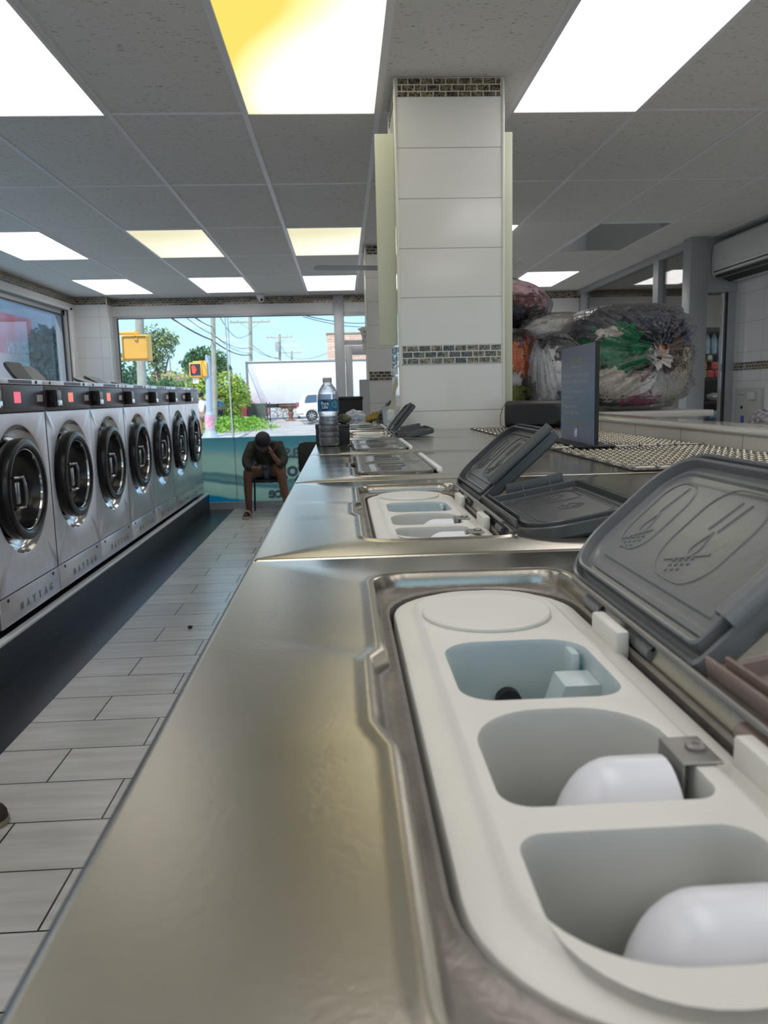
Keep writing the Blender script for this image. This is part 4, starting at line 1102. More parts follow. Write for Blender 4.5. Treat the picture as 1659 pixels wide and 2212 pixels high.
# big bag with the knot facing us
bag('largest clear laundry bag, knot facing the viewer, green clothes inside, behind the blue sign', (1.650, 4.60, TZ + .302), (.362, .33, .300), (.12, -1, .02),
    [('green', -.33, -.55, .12, .48, .45, .42), ('navy', .35, -.45, .55, .50, .45, .38), ('grey', -.62, -.35, .58, .42, .5, .30), ('beige', -.35, -.55, -.55, .52, .45, .32), ('magenta', .05, -.60, -.85, .32, .3, .14),
     ('black', -.62, -.4, -.85, .45, .4, .18), ('brown', .55, -.5, .0, .35, .4, .30), ('tan', .70, -.5, -.12, .26, .36, .26), ('white', .30, -.55, -.55, .36, .4, .30), ('beige', .62, -.4, -.60, .40, .5, .36), ('orange', .30, -.68, .05, .10, .25, .12),
     ('blue', .82, -.2, .40, .24, .5, .40), ('black', .15, .2, .1, .8, .6, .8), ('beige', -.45, -.72, .38, .26, .16, .16), ('pink', .10, -.72, -.35, .16, .16, .12), ('black', .48, -.72, -.42, .12, .12, .10)], 2, pw=.60)
bag('clear laundry bag with white and blue clothes between the orange bag and blue sign', (1.215, 4.56, TZ + .215), (.150, .30, .213), (-.5, -.2, .9),
    [('white', -.2, -.5, -.15, .55, .5, .55), ('blue', .30, -.65, -.62, .5, .35, .32), ('maroon', .45, -.6, .15, .40, .4, .5), ('grey', .1, -.2, .6, .7, .7, .45), ('white', -.55, -.4, .3, .45, .6, .5), ('red', .7, -.6, -.4, .25, .3, .3)], 5, knot=False)
bag('clear laundry bag with orange red and lime clothes next to the near pillar', (1.03, 4.86, TZ + .245), (.175, .30, .243), (0, -.3, 1),
    [('orange', .10, -.72, .25, .55, .35, .40), ('red', .45, -.45, .62, .55, .5, .34), ('lime', -.1, -.75, -.62, .48, .35, .24), ('black', .45, -.65, -.75, .45, .4, .28), ('grey', -.1, -.2, .75, .6, .7, .3), ('white', -.4, -.4, -.15, .5, .6, .4), ('rust', -.5, -.6, -.05, .35, .3, .3), ('brown', .2, .1, -.1, .7, .6, .7)], 6, knot=False)
bag('clear laundry bag with a folded cream blanket lying across the tops of the others', (1.335, 5.02, TZ + .505), (.27, .22, .105), (1, 0, .5),
    [('cream', 0, -.3, .1, .92, .75, .80), ('white', -.45, -.6, -.45, .45, .4, .5), ('cream', .5, -.3, -.3, .5, .6, .6)], 8, knot=False, pw=.8)
bag('topmost clear laundry bag with pink and black clothes, its knot sticking up beside the pillar', (1.04, 5.02, TZ + .655), (.29, .26, .172), (.15, -.1, 1),
    [('black', 0, -.45, -.40, .9, .55, .55), ('navy', -.2, -.55, -.55, .6, .45, .45), ('maroon', .35, -.55, .05, .42, .4, .28), ('pink', .05, -.35, .45, .72, .55, .42), ('pink', .55, -.45, .05, .42, .45, .30), ('maroon', -.1, -.6, .12, .35, .35, .22), ('white', .2, -.2, .70, .30, .4, .20)], 9, pw=.95, taper=.55, ks=2.2)

# ------------------------------------------------------------------ air conditioner and right wall things
t = thing('air_conditioner', 'long white wall air conditioner with open black louvre at the right edge', 'air conditioner', (3.5, 6.4, 2.55))
M['ac'] = mat('ac_white', (.62, .62, .60), .35)
mb = MB(); prof = [(3.495, 2.70), (3.30, 2.70), (3.262, 2.672), (3.25, 2.60), (3.25, 2.475), (3.257, 2.47), (3.257, 2.464), (3.252, 2.46), (3.256, 2.425), (3.275, 2.405), (3.33, 2.395), (3.40, 2.37), (3.495, 2.365)]
mb.loft([[(x, y, z) for x, z in prof] for y in (6.93, 6.0)], True, True); mb.build('casing', 'ac', t, off=(3.5, 6.4, 2.55))
mb = MB(); mb.loft([[(x, y, z) for x, z in ((3.2545, 2.455), (3.2525, 2.44), (3.272, 2.400), (3.33, 2.388), (3.40, 2.360), (3.40, 2.380), (3.32, 2.42))] for y in (6.90, 6.0)], True, True); mb.build('louvre_slot', 'black_m', t, off=(3.5, 6.4, 2.55))
mb = MB()
for q in range(2): mb.loft([[(x + .028 * q, y, z - .012 * q) for x, z in ((3.262, 2.415), (3.262, 2.419), (3.285, 2.400), (3.284, 2.397))] for y in (6.90, 6.0)], True, True)
mb.build('louvre_blade', 'steel_d', t, off=(3.5, 6.4, 2.55))
mb = MB(); mb.tube([(3.249, 6.70 + .02 * cos(a), 2.53 + .009 * sin(a)) for a in [i * pi / 6 for i in range(12)]], .0018, 5, closed=True); mb.build('emblem', 'alu', t, off=(3.5, 6.4, 2.55))
t = thing('wall_panel', 'grey metal service panel with small box on the tiled wall at the right edge', 'panel', (3.5, 6.65, 1.30))
mb = MB(); mb.box(-.03, -.001, -.215, .215, -.18, .135, .004); mb.build('panel_body', mat('panel_grey', (.50, .49, .47), .4), t)
mb = MB(); mb.box(-.055, -.03, -.15, -.04, .04, .11, .006); mb.build('small_box', 'ac', t)
mb = MB(); mb.box(-.034, -.03, .07, .10, -.04, -.015); mb.build('lock', 'black_m', t)
mb = MB(); mb.box(-.034, -.03, .04, .09, -.16, -.10); mb.build('blue_tag', mat('blue_tag', (.03, .12, .4), .4), t)
mb = MB(); mb.box(-.0315, -.030, .04, .17, .078, .084); mb.build('printed_mark', 'ink', t)

# goods shelf seen through the framed door
t = thing('goods_shelf', 'dark shelf unit seen through the narrow framed door', 'shelf', (4.0, 8.4, 0))
mb = MB()
for z in (2.03, 1.80, 1.545, 1.30, 1.09, .5): mb.box(-.32, .42, -.17, .2, z - .02, z)
mb.box(-.34, -.32, -.18, .2, 0, 2.06); mb.box(.42, .44, -.18, .2, 0, 2.06); mb.box(-.32, .42, .18, .2, 0, 2.06); mb.box(-.34, .44, -.18, .2, 2.03, 2.07)
mb.build('shelf_frame', mat('shelf_dark', (.05, .048, .048), .5), t)
for z, xx in ((1.79, -.15), (1.535, -.22), (1.79, .05)):
    mb = MB(); mb.box(xx, xx + .04, -.185, -.178, z - .05, z - .005); mb.build('price_tag', 'white_lab', t)
def goods(kind, mk, n, x0, dx, y, z, labels, cat, grp):
    o0 = None
    for i in range(n):
        o = mk() if i == 0 else o0.copy()
        if i == 0: o0 = o
        else: COL.objects.link(o)
        o.name = kind; o.location = (x0 + dx * i, y, z); tag(o, labels, cat, grp)
M['blue_water'] = mat('blue_bottle_plastic', (.35, .55, .70), .25, vary=(20, .6, (.7, .8, .85)))
goods('water_bottle', lambda: MB().lathe([(0, 0), (.032, .0), (.033, .01), (.033, .13), (.030, .16), (.013, .20), (.013, .225), (0, .226)], 16).build('water_bottle', 'blue_water'), 8, 3.72, .075, 8.30, 1.802, 'small blue water bottle in the row on the dark shelf behind the framed door', 'bottle', 'water bottles on the goods shelf')
for cname, cc, xs, z in (('red', (.55, .03, .03), [3.90, 3.98, 4.06, 4.14], 1.547), ('red', (.6, .05, .03), [3.94, 4.02, 4.10], 1.632), ('lime', (.28, .34, .03), [3.74, 3.82], 1.547), ('orange', (.6, .2, .03), [3.82], 1.632), ('olive', (.18, .24, .03), [3.88], 1.717)):
    m_ = mat(cname + '_packet', cc, .35, vary=(50, .6, tuple(min(1, q + .25) for q in cc)))
    goods('detergent_packet', lambda: MB().box(-.036, .036, -.05, .05, 0, .083, .012).build('detergent_packet', m_), len(xs), xs[0], .08, 8.29, z, cname + ' detergent packet stacked on the shelf below the water bottles', 'packet', cname + ' detergent packets on the goods shelf')
M['wbag'] = mat('white_refill', (.65, .65, .66), .3, bump=(30, .6)); M['tbag'] = mat('teal_refill', (.18, .42, .50), .35, vary=(25, .6, (.5, .7, .75)))
goods('refill_pouch', lambda: MB().ball((0, 0, .04), (.11, .07, .045), 20, 10, .3, 3, 1).build('refill_pouch', 'wbag'), 2, 4.0, .16, 8.32, 1.308, 'white refill pouch on the shelf below the red packets', 'pouch', 'white pouches on the goods shelf')
goods('refill_pouch', lambda: MB().ball((0, 0, .05), (.10, .08, .055), 20, 10, .3, 3, 2).build('refill_pouch', 'tbag'), 3, 3.78, .17, 8.28, 1.098, 'pale teal refill pouch at the bottom of the visible goods shelf', 'pouch', 'teal pouches on the goods shelf')
o = MB().ball((0, 0, 0), (.05, .03, .12), 20, 12, .5, 3, 4).build('hanging_bag', 'film_knot', loc=(4.05, 8.1, 2.22)); tag(o, 'clear plastic bag hanging above the goods shelf', 'plastic bag')
mb = MB(); mb.tube([(4.05, 8.1, 2.30), (4.05, 8.1, CZ - .004)], .002, 5); mb.build('cord', 'white', o, off=(4.05, 8.1, 2.22))

# ------------------------------------------------------------------ people
M['skin'] = mat('brown_skin', (.16, .075, .045), .5); M['skin_l'] = mat('tanned_skin', (.42, .20, .13), .5)
M['camo'] = mat('dark_camouflage', (.012, .016, .010), .8, vary=(22, .9, (.045, .045, .028)))
M['capm'] = mat('dark_navy_cap', (.012, .012, .022), .7); M['shorts'] = mat('slate_shorts', (.10, .11, .14), .8)
M['slide'] = mat('pale_pink_slide', (.42, .34, .33), .5); M['hair'] = mat('black_hair', (.01, .008, .007), .6)

def hand(ch, ed, wrist, palm_dir, spread, curl, s=1.0):
    """adds palm and five fingers to a chain; wrist = index"""
    w = Vector(ch[wrist][:3]); d = Vector(palm_dir).normalized(); sp = Vector(spread).normalized(); cu = Vector(curl).normalized()
    p = w + d * .055 * s; ch.append((*p, .026 * s)); pi_ = len(ch) - 1; ed.append((wrist, pi_))
    for i, ln in enumerate((.062, .072, .070, .055)):
        k = p + d * .035 * s + sp * (.027 - .018 * i) * s; ch.append((*k, .0095 * s)); a = len(ch) - 1; ed.append((pi_, a))
        m = k + (d * .7 + cu * .5) * ln * .5 * s; ch.append((*m, .009 * s)); b = len(ch) - 1; ed.append((a, b))
        e = m + (d * .25 + cu * .9) * ln * .45 * s; ch.append((*e, .008 * s)); c_ = len(ch) - 1; ed.append((b, c_))
    k = w + d * .030 * s + sp * .032 * s + cu * .01; ch.append((*k, .011 * s)); a = len(ch) - 1; ed.append((wrist, a))
    m = k + (d * .6 + sp * .5 + cu * .4) * .038 * s; ch.append((*m, .0095 * s)); ed.append((a, len(ch) - 1))

# seated man
px, py = -.975, 9.62
t = thing('person', 'man in dark cap and camouflage shirt hunched on a chair, looking at a phone', 'person', (px, py, 0))
off = (px, py, 0)
ch = [(-.975, 9.98, .58, .135), (-.975, 9.90, .72, .13), (-.975, 9.78, .84, .14), (-.975, 9.66, .895, .07), (-.975, 9.59, .905, .05),
      (-1.135, 9.74, .855, .07), (-1.20, 9.66, .70, .046), (-1.165, 9.52, .625, .036), (-1.055, 9.44, .615, .026),
      (-.815, 9.74, .855, .07), (-.755, 9.66, .70, .046), (-.775, 9.54, .640, .038), (-.855, 9.475, .76, .028),
      (-1.06, 9.93, .555, .095), (-1.185, 9.56, .575, .066), (-1.19, 9.60, .49, .055), (-1.20, 9.66, .32, .055), (-1.205, 9.70, .12, .036), (-1.21, 9.72, .065, .038), (-1.225, 9.60, .045, .034), (-1.235, 9.53, .038, .028),
      (-.89, 9.93, .555, .095), (-.785, 9.56, .575, .066), (-.78, 9.59, .49, .055), (-.755, 9.64, .32, .055), (-.73, 9.68, .12, .036), (-.73, 9.70, .065, .038), (-.71, 9.58, .045, .034), (-.70, 9.51, .038, .028)]
ed = [(0, 1), (1, 2), (2, 3), (3, 4), (2, 5), (5, 6), (6, 7), (7, 8), (2, 9), (9, 10), (10, 11), (11, 12), (0, 13), (13, 14), (14, 15), (15, 16), (16, 17), (17, 18), (18, 19), (19, 20), (0, 21), (21, 22), (22, 23), (23, 24), (24, 25), (25, 26), (26, 27), (27, 28)]
hand(ch, ed, 8, (1, -.25, .1), (0, -.3, 1), (.2, .9, -.2)); hand(ch, ed, 12, (-.45, -.05, 1), (-.3, -1, 0), (-.5, .6, .5))
body = skin('body', ch, ed, 'skin', t, 2, 0, off)
hd = MB(Matrix.Translation((-.975, 9.515, .925)) @ Matrix.Rotation(R(38), 4, 'X'))
hd.ball((0, 0, .01), (.076, .098, .108), 24, 18); hd.ball((0, -.03, -.055), (.052, .06, .058), 18, 12); hd.ball((0, -.102, -.018), (.013, .018, .022), 10, 8)
for s in (-1, 1): hd.ball((s * .077, .01, -.01), (.012, .022, .032), 10, 8)
hd.tube([(-.022, -.086, -.062), (0, -.094, -.064), (.022, -.086, -.062)], .006, 6)
for s in (-1, 1): hd.ball((s * .03, -.086, .012), (.013, .010, .009), 8, 6)
he = hd.build('head', 'skin', t, off=off)
cp = MB(Matrix.Translation((-.975, 9.515, .925)) @ Matrix.Rotation(R(38), 4, 'X'))
cp.lathe([(.088, .022), (.092, .05), (.086, .085), (.062, .118), (.03, .132), (0, .134)], 28, ripple=lambda a, h: .10 * abs(sin(a)))
cp.loft([[(x, y, z) for x, y, z in [(.085 * cos(a), -.06 - .095 * sin(a), .024 - .02 * sin(a)) for a in [pi * q / 14 for q in range(15)]]], [(x, y, z) for x, y, z in [(.085 * cos(a), -.06 - .095 * sin(a), .030 - .02 * sin(a)) for a in [pi * q / 14 for q in range(15)]]]], True, True)
cp.build('cap', 'capm', t, off=off)
sh = [(-.975, 9.985, .60, .155), (-.975, 9.90, .73, .155), (-.975, 9.78, .845, .15), (-.975, 9.69, .90, .085), (-1.135, 9.74, .855, .092), (-1.205, 9.66, .70, .067), (-1.17, 9.53, .628, .056), (-1.10, 9.465, .618, .046),
      (-.815, 9.74, .855, .092), (-.750, 9.66, .70, .067), (-.772, 9.55, .645, .057), (-.805, 9.515, .695, .048)]
skin('shirt', sh, [(0, 1), (1, 2), (2, 3), (2, 4), (4, 5), (5, 6), (6, 7), (2, 8), (8, 9), (9, 10), (10, 11)], 'camo', t, 2, 0, off)
so = [(-.975, 9.99, .565, .155), (-1.06, 9.93, .56, .112), (-1.14, 9.70, .568, .085), (-.89, 9.93, .56, .112), (-.82, 9.70, .568, .085)]
skin('shorts', so, [(0, 1), (1, 2), (0, 3), (3, 4)], 'shorts', t, 2, 0, off)
for fx, fy in ((-1.222, 9.60), (-.718, 9.58)):
    mb = MB(); mb.loft([[(x, y, z) for x, y in rr(fx, fy + .02, .048 - d, .145 - d, .045 - d, 5, 3)] for z, d in ((0, .004), (.006, 0), (.022, 0), (.026, .004))], True, True)
    mb.loft([[(fx + .052 * cos(a) * k, y, .02 + .065 * sin(a) * k) for a in [pi * q / 12 for q in range(13)]] for y, k in ((fy - .05, 1), (fy + .05, 1.12))] , False, False, closed=False)
    mb.build('slide_sandal', 'slide', t, off=off)
mb = MB(); mb.box(-.998, -.925, 9.395, 9.403, .60, .66, .003); ph = mb.build('phone', 'black', off=(-.96, 9.40, .63)); ph.location = (-.96, 9.40, .63); tag(ph, 'dark phone held in the seated man\'s hand', 'phone')

def chair(x, y, label):
    t = thing('waiting_chair', label, 'chair', (x, y, 0), group='black chairs by the front window')
    mb = MB(); mb.box(-.23, .23, -.22, .22, .41, .455, .02); mb.build('seat', 'black_m', t)
    mb = MB(); mb.loft([[(xx, yy + .22 + (z - .5) * .12, z) for xx, yy in rr(0, 0, hx, .016, .012, 3, 2)] for z, hx in ((.47, .15), (.50, .20), (.80, .21), (.86, .18), (.875, .12))], True, True); mb.build('backrest', 'black_m', t)
    for sx in (-1, 1):
        for sy in (-1, 1):
            mb = MB(); mb.tube([(sx * .20, sy * .19, .42), (sx * .215, sy * .215, .0)], .012, 8); mb.build('leg', 'black', t)
    return t
chair(-.975, 9.98, 'black chair under the hunched man in the dark cap')
chair(-.40, 9.98, 'empty black chair beside the seated man, back showing over the counter edge')

def stander(label, x, y, z, rz, top, bottom, skinm, top_m, bot_m, hairm='hair', scale=1.0, shoes='black', shoe_len=.13, sole=None, name='person'):
    t = thing(name, label, 'person', (x, y, z), rz); t.scale = (scale,) * 3
    ch = [(0, 0, .95, .13), (0, 0, 1.15, .12), (0, 0, 1.38, .13), (0, 0, 1.49, .055), (0, -.01, 1.56, .05),
          (-.17, 0, 1.40, .06), (-.23, .02, 1.14, .042), (-.22, -.06, .90, .028), (.17, 0, 1.40, .06), (.23, .02, 1.14, .042), (.22, -.06, .90, .028),
          (-.09, 0, .88, .085), (-.10, -.01, .50, .055), (-.10, .02, .10, .038), (-.10, -.04, .05, .036), (.09, 0, .88, .085), (.10, -.01, .50, .055), (.10, .02, .10, .038), (.10, -.04, .05, .036)]
    ed = [(0, 1), (1, 2), (2, 3), (3, 4), (2, 5), (5, 6), (6, 7), (2, 8), (8, 9), (9, 10), (0, 11), (11, 12), (12, 13), (13, 14), (0, 15), (15, 16), (16, 17), (17, 18)]
    hand(ch, ed, 7, (0, -.1, -1), (.2, -1, 0), (1, 0, 0)); hand(ch, ed, 10, (0, -.1, -1), (-.2, -1, 0), (-1, 0, 0))
    skin('body', ch, ed, skinm, t, 1)
    h = MB(); h.ball((0, -.01, 1.66), (.075, .095, .115), 20, 14); h.ball((0, -.04, 1.60), (.05, .055, .05), 14, 10); h.ball((0, -.105, 1.645), (.013, .016, .02), 8, 6)
    for s in (-1, 1): h.ball((s * .076, .0, 1.65), (.012, .02, .03), 8, 6)
    h.build('head', skinm, t)
    h = MB(); h.ball((0, .012, 1.69), (.083, .10, .10), 20, 14, .1); h.build('hair', hairm, t)
    sh = [(0, 0, .90, .15), (0, 0, 1.15, .145), (0, 0, 1.38, .14), (0, 0, 1.47, .075), (-.17, 0, 1.40, .08), (-.225, .015, 1.20, .06), (.17, 0, 1.40, .08), (.225, .015, 1.20, .06)]
    if top == 'long': sh += [(-.23, .0, 1.10, .055), (-.222, -.05, .95, .04), (.23, 0, 1.10, .055), (.222, -.05, .95, .04)]
    e2 = [(0, 1), (1, 2), (2, 3), (2, 4), (4, 5), (2, 6), (6, 7)] + ([(5, 8), (8, 9), (7, 10), (10, 11)] if top == 'long' else [])
    skin('shirt', sh, e2, top_m, t, 1)
    b = [(0, 0, .92, .145), (-.09, 0, .86, .10), (-.10, 0, .62 if bottom == 'short' else .40, .08), (.09, 0, .86, .10), (.10, 0, .62 if bottom == 'short' else .40, .08)]
    e3 = [(0, 1), (1, 2), (0, 3), (3, 4)]
    if bottom == 'long': b += [(-.10, .02, .13, .065), (.10, .02, .13, .065)]; e3 += [(2, 5), (4, 6)]
    skin('trousers', b, e3, bot_m, t, 1)
    for s in (-1, 1):
        m = MB(); fx = s * .10; fy = .03 - shoe_len + .08
        for z0, k, in ((0, 1),):
            m.loft([[(xx, yy, zz) for xx, yy in rr(fx, fy, .048 - d, shoe_len - d, .045 - d, 6, 3)] for zz, d in ((.022, 0), (.045, .002), (.062, .012), (.072, .026))], True, True)
        m.ball((fx, .03, .07), (.045, .06, .05), 14, 8)
        sho = m.build('shoe', shoes, t)
        m = MB(); m.loft([[(xx, yy, zz) for xx, yy in rr(fx, fy, .051 - d, shoe_len + .004 - d, .047 - d, 6, 3)] for zz, d in ((0, .004), (.005, 0), (.022, 0))], True, True); m.build('sole', sole or shoes, sho)
    return t
M['brown_shoe'] = mat('dark_brown_suede', (.045, .030, .018), .8); M['sole_pale'] = mat('pale_sole', (.30, .26, .19), .6); M['jeans'] = mat('dark_jeans', (.03, .035, .05), .8); M['tee'] = mat('white_tshirt', (.75, .76, .80), .8)
M['khaki'] = mat('khaki', (.28, .23, .17), .8); M['plaid'] = mat('patterned_sleeve', (.30, .27, .25), .8, vary=(55, 1.0, (.03, .04, .09))); M['dimblue'] = mat('blue_shirt', (.10, .22, .32), .8)
stander('passer-by mostly outside the photo, brown shoe tip at the lower left edge', -1.412, 2.43 + .10, 0, R(92), 'long', 'long', 'skin_l', 'camo', 'jeans', shoes='brown_shoe', shoe_len=.15, sole='sole_pale')
stander('person at the right edge behind the ledge, only a patterned sleeve showing', 1.955, 3.30, 0, 0, 'long', 'long', 'skin_l', 'plaid', 'jeans', scale=.93)

# ------------------------------------------------------------------ camera frame (also used to turn photo positions into places)
YAW, PITCH, ROLL, FPX = .048146, -.148649, -.024685, 1695.035
def cam_axes():
    cy, sy, cp_, sp_ = cos(YAW), sin(YAW), cos(PITCH), sin(PITCH)
    f = Vector((sy * cp_, cy * cp_, sp_)); r = Vector((cy, -sy, 0)); u = r.cross(f)
    c, s = cos(ROLL), sin(ROLL)
    return c * r + s * u, -s * r + c * u, f
CR, CU, CF = cam_axes()
def at(u, v, Y):
    d = CR * ((u - 829.5) / FPX) - CU * ((v - 1106) / FPX) + CF
    p = d * (Y / d.y); return Vector((p.x, p.y, p.z + EYE))

# ------------------------------------------------------------------ outdoors
GZ = -.12
M['asphalt'] = mat('sunlit_pavement', (.50, .47, .45), .9, vary=(.6, .8, (.36, .34, .33)), bump=(8, .1))
M['side'] = mat('sidewalk_concrete', (.62, .60, .56), .9, vary=(1.5, .5, (.5, .48, .46)))
mb = MB(); mb.box(-60, 60, 10.6, 160, GZ - .1, GZ); mb.box(-60, 60, -60, YB - .12, GZ - .1, GZ); o = mb.build('street', 'asphalt'); o['kind'] = 'structure'
mb = MB(); mb.box(-30, 30, 10.6, 17.5, GZ, GZ + .10, .02); mb.box(-30, -4.2, 29.5, 35, GZ, GZ + .06, .02); o = mb.build('sidewalk', 'side'); o['kind'] = 'structure'
M['grass'] = mat('roadside_grass', (.12, .30, .03), .9, vary=(3, .9, (.26, .45, .06)))
M['leaf_d'] = mat('dark_leaves', (.035, .10, .03), .7, vary=(3, .9, (.08, .20, .05))); M['leaf_y'] = mat('yellow_green_leaves', (.16, .30, .03), .7, vary=(2, .9, (.45, .52, .06)))
M['leaf_o'] = mat('olive_leaves', (.12, .18, .06), .7, vary=(2, .9, (.28, .34, .14))); M['bark'] = mat('bark', (.12, .09, .07), .9); M['pole_w'] = mat('weathered_pole_wood', (.34, .33, .28), .9, vary=(4, .6, (.45, .46, .40)))
def foliage(mb, c, r, n, size, seed, hollow=.55):
    rnd = random.Random(seed)
    for _ in range(n):
        while True:
            d = Vector((rnd.uniform(-1, 1), rnd.uniform(-1, 1), rnd.uniform(-1, 1)))
            if hollow * .6 < d.length < 1: break
        k = 1 + .35 * noise.noise(d * 2 + Vector((seed, 0, 0)))
        p = Vector((c[0] + d.x * r[0] * k, c[1] + d.y * r[1] * k, c[2] + d.z * r[2] * k))
        a = Vector((rnd.uniform(-1, 1), rnd.uniform(-1, 1), rnd.uniform(-1, 1))).normalized() * size * rnd.uniform(.6, 1.3)
        b = a.orthogonal().normalized() * size * rnd.uniform(.4, .9)
        mb.add([p - a, p - b * .7, p + a, p + b * .7], [(0, 1, 2, 3)])
def plant(name, label, cat, base, blobs, lm, n, size, trunk=None, seed=1, group=None):
    t = thing(name, label, cat, base, group=group)
    mb = MB()
    for i, (c, r) in enumerate(blobs): foliage(mb, c, r, n // len(blobs), size, seed + i)
    mb.build('foliage', lm, t, off=base)
    if trunk:
        mb = MB()
        for pts, rad in trunk: mb.tube(pts, [rad * (1 - .6 * i / (len(pts) - 1)) for i in range(len(pts))], 8)
        mb.build('trunk', 'bark', t, off=base)
    return t
def gnd(u, Y): p = at(u, 860, Y); return (p.x, Y, GZ)
# big airy tree
b = gnd(345, 62); bl = []
for u, v, rx, rz in ((335, 728, 1.3, .9), (362, 735, .9, .7), (318, 742, .9, .8), (352, 755, .9, .9), (330, 768, .7, .8), (338, 790, .8, 1.0)):
    p = at(u, v, 62); bl.append(((p.x, p.y, p.z), (rx, 1.2, rz)))
plant('tree', 'tall airy olive green tree behind the yellow signal back', 'tree', b, bl, 'leaf_o', 1500, .17, [([(b[0], 62, GZ), (b[0] + .2, 62, 2.5), (b[0] - .3, 62, 5)], .22), ([(b[0] + .1, 62, 2), (b[0] + .9, 62, 4.8)], .12)], 3)
b = gnd(442, 70); p = at(443, 786, 70)
plant('tree', 'round dark green tree behind the metal signal pole', 'tree', b, [((p.x, 70, p.z + .4), (1.9, 1.5, 1.1)), ((p.x + 1.0, 70, p.z - .3), (1.2, 1.2, .9)), ((p.x - .9, 70, p.z - .2), (1.1, 1.2, .9))], 'leaf_d', 2200, .2, [([(b[0], 70, GZ), (b[0], 70, p.z)], .25)], 11)
for i, (u, v, Y, rx, rz, lm, nm, lab) in enumerate(((268, 812, 40, 1.1, 1.2, 'leaf_d', 'shrub', 'dark green bush under the yellow signal at the window edge'),
        (390, 836, 44, 1.5, .9, 'leaf_y', 'shrub', 'light yellow green bush in front of the brown roof'), (345, 842, 42, 1.3, .7, 'leaf_d', 'shrub', 'low green bush between the wooden pole and the light bush'),
        (438, 828, 48, .9, 1.0, 'leaf_d', 'shrub', 'dark green bush behind the small red hand signal'), (492, 838, 46, 1.0, 1.05, 'leaf_y', 'shrub', 'yellow green hedge tree to the left of the white trailer'), (512, 845, 50, .7, 1.0, 'leaf_y', 'shrub', 'yellow green shrub touching the trailer end'))):
    p = at(u, v, Y)
    plant(nm, lab, 'bush', (p.x, Y, GZ), [((p.x, Y, p.z), (rx, .8, rz)), ((p.x + rx * .4, Y, p.z - rz * .4), (rx * .8, .8, rz * .7)), ((p.x - rx * .3, Y, (p.z + GZ) / 2), (rx * .7, .7, max(.4, (p.z - GZ) * .5)))], lm, 1500, .13, None, 20 + i * 3, 'bushes across the street')
mb = MB(); p = at(500, 905, 40); foliage(mb, (p.x, 40.5, GZ + .15), (1.9, 4.5, .5), 2600, .10, 5)
tag(mb.build('grass_patch', 'grass'), 'strip of bright green weeds along the far kerb', 'grass', kind='stuff')

M['roof'] = mat('brown_shingle', (.36, .20, .15), .9, vary=(8, .6, (.45, .3, .22))); M['siding'] = mat('pale_siding', (.62, .62, .66), .8)
def house(u0, u1, vtop, veave, Y, label):
    a = at(u0, veave, Y); b = at(u1, veave, Y); tp = at((u0 + u1) / 2, vtop, Y)
    t = thing('house', label, 'house', ((a.x + b.x) / 2, Y + 2, GZ), group=None); off = ((a.x + b.x) / 2, Y + 2, GZ)
    mb = MB(); mb.box(a.x, b.x, Y, Y + 6, GZ, a.z); mb.build('walls', 'siding', t, off=off)
    mb = MB(); w = (b.x - a.x)
    mb.loft([[(a.x - .3, y, a.z - .05), (b.x + .3, y, a.z - .05), (b.x - w * .25, y + dy, tp.z), (a.x + w * .25, y + dy, tp.z)] for y, dy in ((Y - .3, 2.5), (Y + 6.3, -2.5))], True, True); mb.build('roof', 'roof', t, off=off)
house(318, 372, 799, 822, 80, 'low house with brown shingle roof behind the wooden pole')
house(388, 428, 797, 815, 96, 'farther house with brown roof left of the small hand signal')
# brick building
M['brick'] = brick_mat('orange_brick', (.60, .33, .24), (.66, .42, .33), (.68, .58, .5), .9, .28, .05, .9, bumpd=.01)
a = at(706, 722, 92); t = thing('brick_building', 'orange brick building rising behind the white trailer', 'building', (a.x + 8, 95, GZ))
mb = MB(); mb.box(a.x, a.x + 16, 92, 99, GZ, a.z); w_ = mb.build('walls', 'brick', t, off=(a.x + 8, 95, GZ))
mb = MB(); mb.box(a.x - .1, a.x + 16.1, 91.9, 99.1, a.z, a.z + .15); mb.build('parapet', 'roof', t, off=(a.x + 8, 95, GZ))
# trailer
M['trailer'] = mat('white_trailer_side', (.74, .75, .80), .5, vary=(1.2, .35, (.66, .68, .74)))
a = at(531, 781, 57); b_ = at(531, 874, 57)
t = thing('semi_trailer', 'long white box trailer parked across the street', 'trailer', (a.x + 8, 58.2, GZ)); off = (a.x + 8, 58.2, GZ)
mb = MB(); mb.box(a.x, a.x + 16, 57, 59.5, b_.z, a.z - .1, .03)
mb.build('box_body', 'trailer', t, off=off)
mb = MB(); mb.box(a.x - .03, a.x + 16.03, 56.95, 59.55, a.z - .13, a.z, .02); mb.box(a.x - .04, a.x + .10, 56.93, 59.5, b_.z - .15, a.z); mb.build('rail', 'steel_d', t, off=off)
mb = MB(); mb.box(a.x + .5, a.x + 15, 57.3, 59.2, b_.z - .28, b_.z, .02); mb.build('chassis', 'black_m', t, off=off)
for x in (12, 13.4):
    mb = MB(); mb.lathe([(0, 0), (.3, .0), (.48, .02), (.50, .08), (.50, .25), (.48, .28), (0, .28)], 24, c=(a.x + x, 57.1, GZ + .5), ax='y'); mb.build('wheel', 'black_m', t, off=off)
mb = MB(); mb.box(a.x + 3.5, a.x + 3.7, 57.3, 57.5, GZ, b_.z - .2); mb.box(a.x + 3.3, a.x + 3.9, 57.2, 57.6, GZ, GZ + .05); mb.build('landing_leg', 'black_m', t, off=off)
